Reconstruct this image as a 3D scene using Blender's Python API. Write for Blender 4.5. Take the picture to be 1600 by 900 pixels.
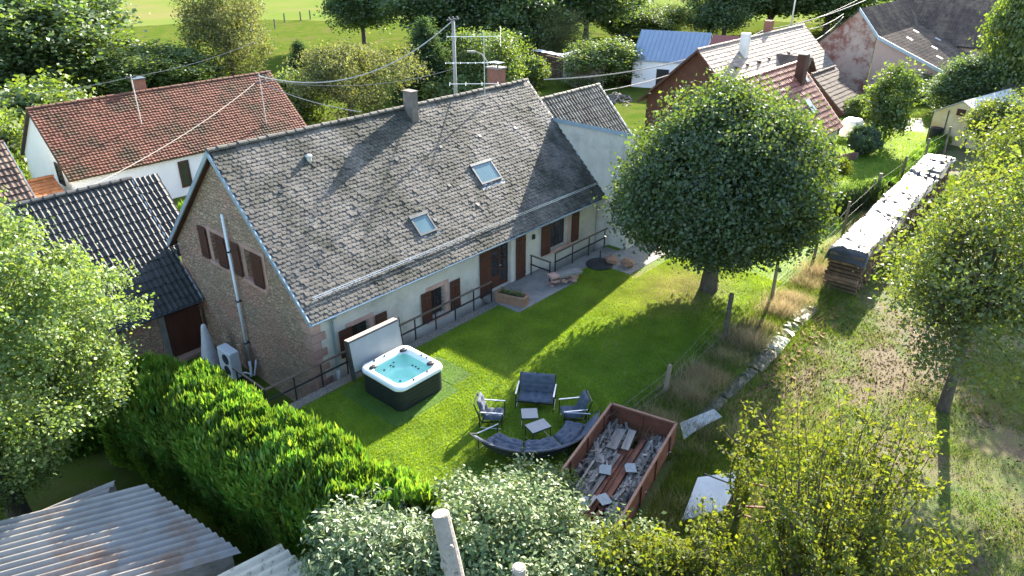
import bpy, math, random
import numpy as np
from mathutils import Vector, Matrix, Euler

R = math.radians
rng = np.random.default_rng(11)
random.seed(11)
for o in list(bpy.data.objects):
    bpy.data.objects.remove(o, do_unlink=True)
scn = bpy.context.scene
COL = scn.collection

# ------------------------------------------------------------------ camera
CAM = Vector((0.0, 0.0, 14.0))
YAW, PITCH, FPX = 41.8, 26.6, 1144.0
cd = bpy.data.cameras.new('camera')
cd.sensor_width = 36.0
cd.lens = 36.0 * FPX / 1600.0
cd.clip_start = 0.1
cd.clip_end = 6000.0
cam = bpy.data.objects.new('camera', cd)
COL.objects.link(cam)
cam.location = CAM
cam.rotation_euler = (R(90 - PITCH), 0, R(YAW - 90))
scn.camera = cam

# ------------------------------------------------------------------ sky, sun, exposure
SUN_AZ, SUN_EL = 14.5, 24.5
w = bpy.data.worlds.new('World')
scn.world = w
w.use_nodes = True
nt = w.node_tree
sky = nt.nodes.new('ShaderNodeTexSky')
sky.sky_type = 'NISHITA'
sky.sun_disc = False
sky.sun_elevation = R(SUN_EL)
sky.sun_rotation = R(90 - SUN_AZ)
sky.altitude = 250
sky.air_density = 1.0
sky.dust_density = 1.5
sky.ozone_density = 1.0
bg = nt.nodes['Background']
nt.links.new(sky.outputs[0], bg.inputs[0])
bg.inputs[1].default_value = 0.115
sd = bpy.data.lights.new('sun', 'SUN')
sd.energy = 5.0
sd.angle = R(0.55)
sd.color = (1.0, 0.91, 0.76)
sun = bpy.data.objects.new('sun', sd)
COL.objects.link(sun)
S = Vector((math.cos(R(SUN_AZ)) * math.cos(R(SUN_EL)), math.sin(R(SUN_AZ)) * math.cos(R(SUN_EL)), math.sin(R(SUN_EL))))
sun.rotation_euler = (-S).to_track_quat('-Z', 'Y').to_euler()
sun.location = (60, 20, 40)
vs = scn.view_settings
vs.view_transform = 'Standard'
vs.look = 'None'
vs.exposure = 2.55
vs.gamma = 1.0
scn.cycles.max_bounces = 8
scn.cycles.transparent_max_bounces = 12
scn.cycles.sample_clamp_indirect = 6.0

# ------------------------------------------------------------------ unprojection helper: a point of the picture -> a point of the place
_fw = Vector((math.cos(R(YAW)) * math.cos(R(PITCH)), math.sin(R(YAW)) * math.cos(R(PITCH)), -math.sin(R(PITCH))))
_rt = Vector((math.sin(R(YAW)), -math.cos(R(YAW)), 0))
_up = _rt.cross(_fw)
def ray(x, y):
    return _fw + _rt * ((x - 800) / FPX) - _up * ((y - 450) / FPX)
def G(x, y, z=0.0):
    d = ray(x, y)
    return CAM + d * ((z - CAM.z) / d.z)
def onX(x, y, X):
    d = ray(x, y); return CAM + d * (X / d.x)
def onY(x, y, Y):
    d = ray(x, y); return CAM + d * (Y / d.y)
def depth(p):
    return (Vector(p) - CAM).dot(_fw)
def proj(p):
    v = Vector(p) - CAM; z = v.dot(_fw)
    return 800 + FPX * v.dot(_rt) / z, 450 - FPX * v.dot(_up) / z

# ------------------------------------------------------------------ materials
def M(name, c1, c2=None, scale=3.0, rough=0.8, bump=0.0, bscale=30.0, metal=0.0, spec=0.3, isl=0.0, obj=0.0,
      c3=None, s3=1.0, t3=(0.55, 0.7), coat=0.0, stretch=None, detail=5.0, ramp=(0.35, 0.65), bdist=0.02, vor=None, hue=0.0):
    m = bpy.data.materials.new(name)
    m.use_nodes = True
    t = m.node_tree; n = t.nodes; L = t.links
    p = n['Principled BSDF']
    p.inputs['Roughness'].default_value = rough
    p.inputs['Metallic'].default_value = metal
    p.inputs['Specular IOR Level'].default_value = spec
    if coat: p.inputs['Coat Weight'].default_value = coat
    tc = n.new('ShaderNodeTexCoord')
    src = tc.outputs['Object']
    if stretch:
        mp = n.new('ShaderNodeMapping'); mp.inputs['Scale'].default_value = stretch
        L.new(src, mp.inputs[0]); src = mp.outputs[0]
    if c2 is None: c2 = tuple(v * 0.82 for v in c1)
    nz = n.new('ShaderNodeTexNoise'); nz.inputs['Scale'].default_value = scale; nz.inputs['Detail'].default_value = detail
    nz.inputs['Roughness'].default_value = 0.62
    L.new(src, nz.inputs['Vector'])
    cr = n.new('ShaderNodeValToRGB')
    cr.color_ramp.elements[0].position = ramp[0]; cr.color_ramp.elements[1].position = ramp[1]
    cr.color_ramp.elements[0].color = (*c1, 1); cr.color_ramp.elements[1].color = (*c2, 1)
    L.new(nz.outputs['Fac'], cr.inputs[0])
    col = cr.outputs[0]
    if vor:      # stones: (scale, joint colour, strength)
        vo = n.new('ShaderNodeTexVoronoi'); vo.feature = 'F1'; vo.inputs['Scale'].default_value = vor[0]
        L.new(src, vo.inputs['Vector'])
        hs = n.new('ShaderNodeHueSaturation')
        mr = n.new('ShaderNodeMapRange'); mr.inputs[3].default_value = 1 - vor[2]; mr.inputs[4].default_value = 1 + vor[2]
        L.new(vo.outputs['Color'], mr.inputs[0]); L.new(mr.outputs[0], hs.inputs['Value']); L.new(col, hs.inputs['Color']); col = hs.outputs[0]
        ve = n.new('ShaderNodeTexVoronoi'); ve.feature = 'DISTANCE_TO_EDGE'; ve.inputs['Scale'].default_value = vor[0]
        L.new(src, ve.inputs['Vector'])
        m2 = n.new('ShaderNodeMapRange'); m2.inputs[1].default_value = 0.02; m2.inputs[2].default_value = 0.115
        L.new(ve.outputs[0], m2.inputs[0])
        mx = n.new('ShaderNodeMix'); mx.data_type = 'RGBA'
        mx.inputs[6].default_value = (*vor[1], 1); L.new(col, mx.inputs[7]); L.new(m2.outputs[0], mx.inputs[0]); col = mx.outputs[2]
    if c3 is not None:
        n3 = n.new('ShaderNodeTexNoise'); n3.inputs['Scale'].default_value = s3; n3.inputs['Detail'].default_value = 8
        n3.inputs['Roughness'].default_value = 0.7
        L.new(src, n3.inputs['Vector'])
        r3 = n.new('ShaderNodeMapRange'); r3.inputs[1].default_value = t3[0]; r3.inputs[2].default_value = t3[1]
        L.new(n3.outputs['Fac'], r3.inputs[0])
        mx = n.new('ShaderNodeMix'); mx.data_type = 'RGBA'
        L.new(r3.outputs[0], mx.inputs[0]); L.new(col, mx.inputs[6]); mx.inputs[7].default_value = (*c3, 1)
        col = mx.outputs[2]
    if isl or obj or hue:
        hs = n.new('ShaderNodeHueSaturation')
        rnd = None
        if isl:
            g = n.new('ShaderNodeNewGeometry'); rnd = g.outputs['Random Per Island']
        if obj:
            oi = n.new('ShaderNodeObjectInfo')
            if rnd is not None:
                ad = n.new('ShaderNodeMath'); ad.operation = 'ADD'; L.new(rnd, ad.inputs[0]); L.new(oi.outputs['Random'], ad.inputs[1])
                fr = n.new('ShaderNodeMath'); fr.operation = 'FRACT'; L.new(ad.outputs[0], fr.inputs[0]); rnd = fr.outputs[0]
            else: rnd = oi.outputs['Random']
        a = max(isl, obj)
        mr = n.new('ShaderNodeMapRange'); mr.inputs[3].default_value = 1 - a; mr.inputs[4].default_value = 1 + a
        L.new(rnd, mr.inputs[0]); L.new(mr.outputs[0], hs.inputs['Value'])
        if hue:
            mu = n.new('ShaderNodeMath'); mu.operation = 'MULTIPLY'; mu.inputs[1].default_value = 7.31
            L.new(rnd, mu.inputs[0])
            f2 = n.new('ShaderNodeMath'); f2.operation = 'FRACT'; L.new(mu.outputs[0], f2.inputs[0])
            m3 = n.new('ShaderNodeMapRange'); m3.inputs[3].default_value = 0.5 - hue; m3.inputs[4].default_value = 0.5 + hue
            L.new(f2.outputs[0], m3.inputs[0]); L.new(m3.outputs[0], hs.inputs['Hue'])
        L.new(col, hs.inputs['Color']); col = hs.outputs[0]
    L.new(col, p.inputs['Base Color'])
    if bump:
        nb = n.new('ShaderNodeTexNoise'); nb.inputs['Scale'].default_value = bscale; nb.inputs['Detail'].default_value = 6
        L.new(src, nb.inputs['Vector'])
        bp = n.new('ShaderNodeBump'); bp.inputs['Strength'].default_value = bump; bp.inputs['Distance'].default_value = bdist
        h = nb.outputs['Fac']
        if vor:
            ad = n.new('ShaderNodeMath'); ad.operation = 'MULTIPLY_ADD'; ad.inputs[1].default_value = 1.2
            L.new(m2.outputs[0], ad.inputs[0]); L.new(h, ad.inputs[2]); h = ad.outputs[0]
        L.new(h, bp.inputs['Height']); L.new(bp.outputs[0], p.inputs['Normal'])
    return m

def leafmat(name, c1, c2, trans=0.45, var=0.35, gloss=0.06, tcol=None, hue=0.02, rough=0.4):
    m = bpy.data.materials.new(name); m.use_nodes = True
    t = m.node_tree; n = t.nodes; L = t.links
    n.remove(n['Principled BSDF'])
    out = n['Material Output']
    g = n.new('ShaderNodeNewGeometry')
    cr = n.new('ShaderNodeValToRGB')
    cr.color_ramp.elements[0].color = (*c1, 1); cr.color_ramp.elements[1].color = (*c2, 1)
    L.new(g.outputs['Random Per Island'], cr.inputs[0])
    tc = n.new('ShaderNodeTexCoord'); nz = n.new('ShaderNodeTexNoise'); nz.inputs['Scale'].default_value = 0.9; nz.inputs['Detail'].default_value = 3
    L.new(tc.outputs['Object'], nz.inputs['Vector'])
    hs = n.new('ShaderNodeHueSaturation')
    mr = n.new('ShaderNodeMapRange'); mr.inputs[1].default_value = 0.3; mr.inputs[2].default_value = 0.7
    mr.inputs[3].default_value = 1 - var; mr.inputs[4].default_value = 1 + var
    L.new(nz.outputs['Fac'], mr.inputs[0]); L.new(mr.outputs[0], hs.inputs['Value']); L.new(cr.outputs[0], hs.inputs['Color'])
    m3 = n.new('ShaderNodeMapRange'); m3.inputs[3].default_value = 0.5 - hue; m3.inputs[4].default_value = 0.5 + hue
    mu = n.new('ShaderNodeMath'); mu.operation = 'MULTIPLY'; mu.inputs[1].default_value = 5.77
    f2 = n.new('ShaderNodeMath'); f2.operation = 'FRACT'
    L.new(g.outputs['Random Per Island'], mu.inputs[0]); L.new(mu.outputs[0], f2.inputs[0]); L.new(f2.outputs[0], m3.inputs[0]); L.new(m3.outputs[0], hs.inputs['Hue'])
    df = n.new('ShaderNodeBsdfDiffuse'); L.new(hs.outputs[0], df.inputs[0])
    tr = n.new('ShaderNodeBsdfTranslucent')
    if tcol:
        mx = n.new('ShaderNodeMix'); mx.data_type = 'RGBA'; mx.blend_type = 'MULTIPLY'; mx.inputs[0].default_value = 1
        L.new(hs.outputs[0], mx.inputs[6]); mx.inputs[7].default_value = (*tcol, 1); L.new(mx.outputs[2], tr.inputs[0])
    else: L.new(hs.outputs[0], tr.inputs[0])
    a = n.new('ShaderNodeMixShader'); a.inputs[0].default_value = trans
    L.new(df.outputs[0], a.inputs[1]); L.new(tr.outputs[0], a.inputs[2])
    gl = n.new('ShaderNodeBsdfGlossy'); gl.inputs['Roughness'].default_value = rough; gl.inputs[0].default_value = (0.9, 0.95, 1, 1)
    b = n.new('ShaderNodeMixShader'); b.inputs[0].default_value = gloss
    L.new(a.outputs[0], b.inputs[1]); L.new(gl.outputs[0], b.inputs[2]); L.new(b.outputs[0], out.inputs[0])
    return m

# ------------------------------------------------------------------ mesh builders
class MB:
    def __init__(s): s.v = []; s.f = []
    def add(s, v, f):
        b = len(s.v); s.v += [tuple(p) for p in v]; s.f += [tuple(i + b for i in q) for q in f]; return s
    def box(s, a, b, mtx=None):
        x0, y0, z0 = a; x1, y1, z1 = b
        v = [Vector(p) for p in ((x0,y0,z0),(x1,y0,z0),(x1,y1,z0),(x0,y1,z0),(x0,y0,z1),(x1,y0,z1),(x1,y1,z1),(x0,y1,z1))]
        if mtx: v = [mtx @ p for p in v]
        return s.add(v, [(0,3,2,1),(4,5,6,7),(0,1,5,4),(1,2,6,5),(2,3,7,6),(3,0,4,7)])
    def cbox(s, c, size, rz=0.0, rx=0.0, ry=0.0):
        m = Matrix.Translation(c) @ Euler((rx, ry, rz)).to_matrix().to_4x4()
        h = Vector(size) / 2
        return s.box(-h, h, m)
    def bevbox(s, a, b, r, mtx=None):
        # box with chamfered vertical edges and top edge
        x0,y0,z0 = a; x1,y1,z1 = b
        def ring(i, z): return [(x0+r+i,y0+i,z),(x1-r-i,y0+i,z),(x1-i,y0+r+i,z),(x1-i,y1-r-i,z),(x1-r-i,y1-i,z),(x0+r+i,y1-i,z),(x0+i,y1-r-i,z),(x0+i,y0+r+i,z)]
        v = ring(0,z0)+ring(0,z1-r)+ring(r*.6,z1)
        v = [Vector(p) for p in v]
        if mtx: v = [mtx @ p for p in v]
        f = [tuple(range(7,-1,-1)), tuple(range(16,24))]
        for k in (0, 8):
            for i in range(8): f.append((k+i,k+(i+1)%8,k+8+(i+1)%8,k+8+i))
        return s.add(v, f)
    def bar(s, p, q, wd=0.04, ht=None):
        p = Vector(p); q = Vector(q); ht = ht or wd
        d = (q - p); l = d.length
        m = Matrix.Translation(p) @ d.to_track_quat('X', 'Z').to_matrix().to_4x4()
        return s.box((0,-wd/2,-ht/2),(l,wd/2,ht/2), m)
    def tube(s, pts, rad, n=6, cap=True):
        pts = [Vector(p) for p in pts]
        if not hasattr(rad, '__len__'): rad = [rad]*len(pts)
        b = len(s.v); u = None
        for i, p in enumerate(pts):
            d = (pts[min(i+1,len(pts)-1)] - pts[max(i-1,0)])
            if d.length < 1e-9: d = Vector((0,0,1))
            d.normalize()
            if u is None: u = d.orthogonal().normalized()
            u = (u - d*u.dot(d)); u = u.normalized() if u.length > 1e-6 else d.orthogonal().normalized()
            w_ = d.cross(u)
            for k in range(n):
                a = 2*math.pi*k/n
                s.v.append(tuple(p + (u*math.cos(a) + w_*math.sin(a))*rad[i]))
        for i in range(len(pts)-1):
            for k in range(n):
                s.f.append((b+i*n+k, b+i*n+(k+1)%n, b+(i+1)*n+(k+1)%n, b+(i+1)*n+k))
        if cap:
            s.f.append(tuple(b+k for k in range(n-1,-1,-1))); e = b+(len(pts)-1)*n
            s.f.append(tuple(e+k for k in range(n)))
        return s
    def lathe(s, prof, c=(0,0,0), n=20):
        b = len(s.v)
        for r_, z in prof:
            for k in range(n):
                a = 2*math.pi*k/n; s.v.append((c[0]+r_*math.cos(a), c[1]+r_*math.sin(a), c[2]+z))
        for i in range(len(prof)-1):
            for k in range(n): s.f.append((b+i*n+k,b+i*n+(k+1)%n,b+(i+1)*n+(k+1)%n,b+(i+1)*n+k))
        s.f.append(tuple(b+k for k in range(n-1,-1,-1))); e=b+(len(prof)-1)*n; s.f.append(tuple(e+k for k in range(n)))
        return s
    def poly(s, pts): return s.add(pts, [tuple(range(len(pts)))])
    def prism(s, pts, d):
        d = Vector(d); n = len(pts); v = [Vector(p) for p in pts]; v = v + [p+d for p in v]
        f = [tuple(range(n-1,-1,-1)), tuple(range(n,2*n))] + [(i,(i+1)%n,n+(i+1)%n,n+i) for i in range(n)]
        return s.add(v, f)
    def xf(s, m):
        s.v = [tuple(m @ Vector(p)) for p in s.v]; return s

def wloc(o):
    v = Vector((0,0,0))
    while o: v = v + o.location; o = o.parent
    return v
def link(o, parent=None):
    COL.objects.link(o)
    if parent: o.parent = parent
    return o
def mesh_of(mb, name, mat, smooth=False):
    me = bpy.data.meshes.new(name); me.from_pydata(mb.v, [], mb.f); me.update()
    if mat: me.materials.append(mat)
    if smooth: me.polygons.foreach_set('use_smooth', [True]*len(me.polygons))
    return me
def part(name, mb, mat, parent, smooth=False, world=True, kind=None, label=None):
    """a part of parent; world=True: mb is given in world coordinates (parents unrotated), else in the parent's own"""
    o = bpy.data.objects.new(name, mesh_of(mb, name, mat, smooth))
    link(o, parent)
    if world and parent: o.location = -wloc(parent)
    if kind: o['kind'] = kind
    if label: o['label'] = label
    return o
def tag(o, label, cat=None, group=None, kind=None):
    if label: o['label'] = label
    if cat: o['category'] = cat
    if group: o['group'] = group
    if kind: o['kind'] = kind
    return o
def thing(name, label, cat, loc=(0,0,0), rz=0.0, group=None):
    o = bpy.data.objects.new(name, None); o.empty_display_size = 0.2; link(o)
    o.location = loc; o.rotation_euler = (0,0,rz)
    return tag(o, label, cat, group)
def single(name, mb, mat, label, cat, loc=(0,0,0), rz=0.0, group=None, smooth=False, kind=None):
    o = bpy.data.objects.new(name, mesh_of(mb, name, mat, smooth)); link(o); o.location = loc; o.rotation_euler = (0,0,rz)
    return tag(o, label, cat, group, kind)
def struct(name, mb, mat, smooth=False):
    o = bpy.data.objects.new(name, mesh_of(mb, name, mat, smooth)); link(o); o['kind'] = 'structure'; return o
def copy_thing(root, loc, rz, label, group=None, scale=None):
    def cp(o, par):
        c = o.copy(); COL.objects.link(c); c.parent = par
        for ch in [x for x in bpy.data.objects if x.parent == o]: cp(ch, c)
        return c
    r = cp(root, None); r.location = loc; r.rotation_euler = (0,0,rz)
    if scale: r.scale = scale
    r['label'] = label
    if group: r['group'] = group
    return r
def npmesh(name, V, F, mat, smooth=False):
    me = bpy.data.meshes.new(name)
    V = np.asarray(V, dtype=np.float32); F = np.asarray(F, dtype=np.int32)
    me.vertices.add(len(V)); me.vertices.foreach_set('co', V.ravel())
    k = F.shape[1]
    me.loops.add(F.size); me.loops.foreach_set('vertex_index', F.ravel())
    me.polygons.add(len(F)); me.polygons.foreach_set('loop_start', np.arange(len(F), dtype=np.int32)*k)
    me.update(calc_edges=True)
    if mat: me.materials.append(mat)
    if smooth: me.polygons.foreach_set('use_smooth', [True]*len(F))
    return me
def npobj(name, V, F, mat, parent=None, smooth=False, kind=None):
    o = bpy.data.objects.new(name, npmesh(name, V, F, mat, smooth)); link(o, parent)
    if kind: o['kind'] = kind
    return o

# leaves: folded diamonds
def leaves(C, size, wid, up=0.5, out=None, droop=0.2, seed=0, fold=0.12, var=0.35):
    r = np.random.default_rng(seed); n = len(C)
    nrm = r.normal(size=(n,3)); nrm /= np.linalg.norm(nrm,axis=1)[:,None]
    nrm[:,2] += up
    if out is not None: nrm += out
    nrm /= np.linalg.norm(nrm,axis=1)[:,None]
    t = r.normal(size=(n,3)); t[:,2] -= droop
    t -= nrm*(t*nrm).sum(1)[:,None]; t /= np.linalg.norm(t,axis=1)[:,None]
    b = np.cross(nrm,t)
    s = size*(1+var*r.uniform(-1,1,(n,1)))
    wd = s*wid
    V = np.empty((n,4,3))
    V[:,0] = C - t*s*.5; V[:,2] = C + t*s*.5
    V[:,1] = C + b*wd*.5 + nrm*s*fold - t*s*.08; V[:,3] = C - b*wd*.5 + nrm*s*fold - t*s*.08
    return V.reshape(-1,3), np.arange(4*n).reshape(-1,4)
def lump(seed, k=5, amp=0.16):
    r = np.random.default_rng(seed); A = r.normal(size=(k,3))*2.2; ph = r.uniform(0,6.28,k)
    def f(D): return 1 + amp*np.sin(D@A.T + ph).sum(1)/math.sqrt(k)*1.3
    return f
# ------------------------------------------------------------------ palette
m_ground = M('mat_ground', (0.05,0.085,0.012), (0.085,0.10,0.022), 0.6, 0.95, 0.6, 12, c3=(0.10,0.085,0.04), s3=0.25, bdist=0.05, spec=0.0)
m_lawn = M('mat_lawn', (0.075,0.145,0.014), (0.105,0.17,0.018), 0.9, 0.95, 0.7, 60, c3=(0.17,0.165,0.04), s3=0.45, t3=(0.54,0.74), bdist=0.03)
m_orchard = M('mat_orchard', (0.06,0.10,0.018), (0.115,0.115,0.04), 1.1, 0.95, 0.9, 25, c3=(0.12,0.088,0.055), s3=0.5, t3=(0.46,0.60), bdist=0.05)
m_field = M('mat_field', (0.10,0.145,0.032), (0.135,0.155,0.045), 0.05, 0.95, 0.4, 2.0, c3=(0.16,0.145,0.06), s3=0.02, t3=(0.5,0.65), spec=0.0)
m_conc = M('mat_concrete', (0.165,0.16,0.15), (0.225,0.215,0.20), 2.5, 0.85, 0.4, 40, c3=(0.115,0.115,0.10), s3=1.5)
m_gravel = M('mat_gravel', (0.17,0.165,0.15), (0.3,0.29,0.26), 28, 0.9, 1.0, 45, vor=(26,(0.08,0.08,0.07),0.4))
m_road = M('mat_road', (0.30,0.28,0.25), (0.38,0.36,0.32), 0.6, 0.9, 0.3, 20)
m_plaster = M('mat_plaster', (0.47,0.435,0.375), (0.55,0.515,0.45), 1.6, 0.9, 0.35, 30, c3=(0.31,0.29,0.255), s3=0.6, t3=(0.5,0.70))
m_stone = M('mat_rubble_stone', (0.32,0.22,0.15), (0.49,0.36,0.25), 2.6, 0.92, 1.0, 14, c3=(0.46,0.265,0.20), s3=0.55, t3=(0.46,0.64), vor=(4.6,(0.38,0.28,0.20),0.2), bdist=0.05, stretch=(1,1,1.8), detail=8)
m_sand = M('mat_sandstone', (0.33,0.19,0.155), (0.42,0.27,0.22), 2.5, 0.88, 0.4, 30, obj=0.2, isl=0.12)
m_shut = M('mat_shutter', (0.062,0.022,0.014), (0.085,0.032,0.02), 6, 0.6, 0.3, 40, stretch=(1,1,0.2))
m_dark = M('mat_dark_inside', (0.012,0.012,0.013), (0.02,0.02,0.02), 3, 0.5)
m_glass = M('mat_pane', (0.02,0.025,0.03), (0.03,0.035,0.04), 2, 0.06, spec=0.7)
m_skyglass = M('mat_skylight_pane', (0.085,0.15,0.17), (0.11,0.18,0.20), 1.5, 0.08, spec=0.6)
m_zinc = M('mat_zinc', (0.28,0.36,0.42), (0.34,0.42,0.48), 3, 0.42, metal=0.35, spec=0.5, bump=0.05, bscale=8)
m_zincd = M('mat_dark_metal', (0.05,0.06,0.07), (0.08,0.09,0.10), 4, 0.45, metal=0.5)
m_biber = M('mat_beaver_tile', (0.092,0.085,0.077), (0.143,0.131,0.117), 0.9, 0.85, 0.6, 50, isl=0.2, obj=0.2, c3=(0.045,0.046,0.037), s3=0.55, t3=(0.44,0.60), hue=0.012, spec=0.3)
m_slab = M('mat_roof_under', (0.06,0.045,0.035), (0.085,0.065,0.05), 3, 0.9)
m_anthr = M('mat_black_pantile', (0.034,0.036,0.036), (0.058,0.058,0.055), 1.5, 0.6, 0.2, 40, isl=0.2, obj=0.2, c3=(0.09,0.07,0.045), s3=1.4, t3=(0.58,0.72), spec=0.35)
m_red = M('mat_red_pantile', (0.125,0.052,0.034), (0.17,0.072,0.048), 0.8, 0.8, 0.3, 30, isl=0.13, obj=0.1, c3=(0.05,0.038,0.022), s3=0.5, t3=(0.46,0.62), hue=0.008)
m_red2 = M('mat_bright_red_pantile', (0.22,0.075,0.05), (0.26,0.095,0.065), 0.8, 0.6, 0.2, 30, isl=0.16, obj=0.16)
m_orange = M('mat_orange_tile', (0.27,0.10,0.035), (0.31,0.13,0.05), 1.5, 0.75, 0.3, 30, isl=0.2, obj=0.2)
m_pale = M('mat_pale_tile', (0.22,0.175,0.145), (0.27,0.22,0.185), 1.2, 0.8, 0.3, 30, isl=0.18, obj=0.18)
m_brown = M('mat_brown_tile', (0.095,0.065,0.052), (0.13,0.09,0.07), 0.7, 0.8, 0.3, 30, isl=0.25, obj=0.2, c3=(0.17,0.12,0.085), s3=0.35, t3=(0.47,0.6))
m_annex = M('mat_old_grey_pantile', (0.09,0.085,0.072), (0.15,0.135,0.11), 2.0, 0.8, 0.3, 30, isl=0.35, obj=0.3, c3=(0.13,0.075,0.04), s3=1.1, t3=(0.57,0.7))
m_white = M('mat_white_wall', (0.72,0.72,0.76), (0.78,0.78,0.80), 0.8, 0.85, 0.15, 20)
m_cream = M('mat_cream_wall', (0.74,0.69,0.58), (0.78,0.74,0.64), 0.8, 0.85, 0.15, 20)
m_pinkw = M('mat_pink_barn_wall', (0.42,0.29,0.23), (0.50,0.38,0.31), 0.5, 0.9, 0.6, 6, c3=(0.25,0.11,0.08), s3=0.3, t3=(0.49,0.56))
m_pinkp = M('mat_pink_plaster', (0.50,0.33,0.26), (0.55,0.38,0.31), 0.5, 0.9, 0.2, 6)
m_timber = M('mat_brown_timber', (0.06,0.026,0.017), (0.085,0.036,0.022), 2, 0.75, 0.3, 12)
m_rust = M('mat_rust', (0.135,0.048,0.028), (0.185,0.072,0.042), 3, 0.75, 0.5, 25, c3=(0.065,0.032,0.025), s3=2.0, t3=(0.5,0.65))
m_rustl = M('mat_rusty_edge', (0.20,0.10,0.068), (0.26,0.14,0.095), 4, 0.6, 0.3, 30)
m_oldwood = M('mat_old_wood', (0.14,0.125,0.11), (0.26,0.235,0.21), 5, 0.9, 0.6, 40, isl=0.55, obj=0.4, stretch=(0.3,1,1))
m_log = M('mat_log', (0.09,0.06,0.04), (0.19,0.125,0.08), 5, 0.9, 0.5, 30, isl=0.45, obj=0.45)
m_post = M('mat_fence_post', (0.16,0.125,0.09), (0.26,0.21,0.155), 6, 0.9, 0.5, 30, stretch=(1,1,0.2), obj=0.2)
m_bark = M('mat_bark', (0.055,0.045,0.035), (0.10,0.083,0.064), 7, 0.92, 0.9, 25, stretch=(1,1,0.35), bdist=0.04)
m_birch = M('mat_pale_bark', (0.20,0.18,0.165), (0.28,0.255,0.235), 5, 0.85, 0.6, 20, c3=(0.09,0.075,0.06), s3=5, t3=(0.57,0.66))
m_cutwood = M('mat_cut_wood', (0.36,0.29,0.22), (0.29,0.23,0.17), 9, 0.85, 0.3, 40)
m_blackplastic = M('mat_black_plastic_sheet', (0.025,0.027,0.03), (0.04,0.042,0.045), 3, 0.38, spec=0.42)
m_greysheet = M('mat_grey_sheet', (0.28,0.30,0.30), (0.36,0.38,0.38), 2.5, 0.5, 0.3, 14, c3=(0.14,0.13,0.11), s3=2, t3=(0.56,0.68))
m_fibre = M('mat_fibre_cement', (0.20,0.195,0.185), (0.255,0.245,0.23), 1.5, 0.65, 0.3, 30, c3=(0.19,0.13,0.095), s3=0.9, t3=(0.48,0.64))
m_fibre2 = M('mat_mossy_fibre_cement', (0.42,0.38,0.30), (0.50,0.46,0.37), 2, 0.8, 0.3, 30, c3=(0.16,0.14,0.09), s3=2.4, t3=(0.54,0.62))
m_spa = M('mat_spa_panel', (0.022,0.026,0.026), (0.03,0.034,0.034), 3, 0.45)
m_acryl = M('mat_acrylic', (0.72,0.76,0.78), (0.76,0.80,0.82), 2, 0.14, spec=0.5, coat=0.3)
m_aqua = M('mat_aqua_acrylic', (0.66,0.93,0.84), (0.72,0.95,0.88), 2.2, 0.25)
m_blackp = M('mat_black_rubber', (0.018,0.019,0.021), (0.026,0.027,0.03), 3, 0.45)
m_cover = M('mat_spa_cover_skin', (0.045,0.04,0.037), (0.06,0.055,0.05), 4, 0.55)
m_coverin = M('mat_spa_cover_lining', (0.24,0.255,0.265), (0.28,0.295,0.305), 2, 0.55)
m_covertan = M('mat_spa_cover_edge', (0.32,0.26,0.215), (0.38,0.31,0.26), 3, 0.55)
m_turf = M('mat_artificial_turf', (0.05,0.11,0.014), (0.07,0.13,0.018), 4, 0.9, 0.6, 90, c3=(0.09,0.12,0.04), s3=1.2)
m_cush = M('mat_navy_cushion', (0.06,0.074,0.102), (0.085,0.10,0.132), 5, 0.85, 0.5, 60)
m_frame = M('mat_chair_frame', (0.03,0.033,0.038), (0.045,0.048,0.054), 3, 0.35, metal=0.4)
m_arm = M('mat_arm_bar', (0.42,0.43,0.45), (0.5,0.51,0.53), 3, 0.35, metal=0.5)
m_ttop = M('mat_table_top', (0.15,0.17,0.19), (0.18,0.20,0.22), 5, 0.4, spec=0.4)
m_acw = M('mat_white_casing', (0.56,0.58,0.60), (0.62,0.64,0.66), 2, 0.45)
m_pvc = M('mat_pale_plastic', (0.70,0.74,0.78), (0.76,0.80,0.84), 2, 0.35)
m_cloth = M('mat_wrapped_cloth', (0.45,0.45,0.46), (0.55,0.55,0.56), 4, 0.75, 0.5, 14)
m_terra = M('mat_sandstone_trough', (0.22,0.125,0.08), (0.28,0.165,0.11), 4, 0.85, 0.5, 25)
m_brick = M('mat_red_brick', (0.17,0.075,0.052), (0.22,0.10,0.07), 5, 0.85, 0.5, 30, isl=0.3)
m_chim = M('mat_chimney_render', (0.12,0.10,0.088), (0.17,0.148,0.13), 4, 0.9, 0.5, 25)
m_bluemetal = M('mat_blue_grey_sheet_roof', (0.20,0.26,0.34), (0.23,0.29,0.37), 0.6, 0.45, 0.15, 6, metal=0.1)
m_redmetal = M('mat_red_sheet_roof', (0.20,0.06,0.05), (0.24,0.075,0.06), 0.6, 0.55, 0.15, 6)
m_cable = M('mat_cable', (0.20,0.19,0.18), (0.26,0.25,0.24), 2, 0.7)
m_alu = M('mat_aluminium', (0.55,0.57,0.58), (0.62,0.64,0.65), 3, 0.35, metal=0.6)
m_polepost = M('mat_concrete_pole', (0.22,0.21,0.20), (0.28,0.27,0.25), 3, 0.85, 0.3, 20)
m_slate = M('mat_pale_slate', (0.15,0.19,0.21), (0.20,0.24,0.26), 4, 0.45, 0.2, 20, obj=0.1)
m_film = M('mat_yellow_film', (0.62,0.46,0.22), (0.72,0.62,0.42), 1.2, 0.5, 0.2, 5)
m_whitefilm = M('mat_white_film', (0.48,0.47,0.43), (0.55,0.54,0.50), 1.2, 0.5, 0.3, 5)
m_soil = M('mat_bare_soil', (0.085,0.064,0.036), (0.125,0.098,0.055), 3, 0.95, 0.9, 20)
m_darkbrown = M('mat_dark_brown_tile', (0.055,0.038,0.032), (0.08,0.055,0.045), 0.7, 0.85, 0.3, 30, isl=0.2)
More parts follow.
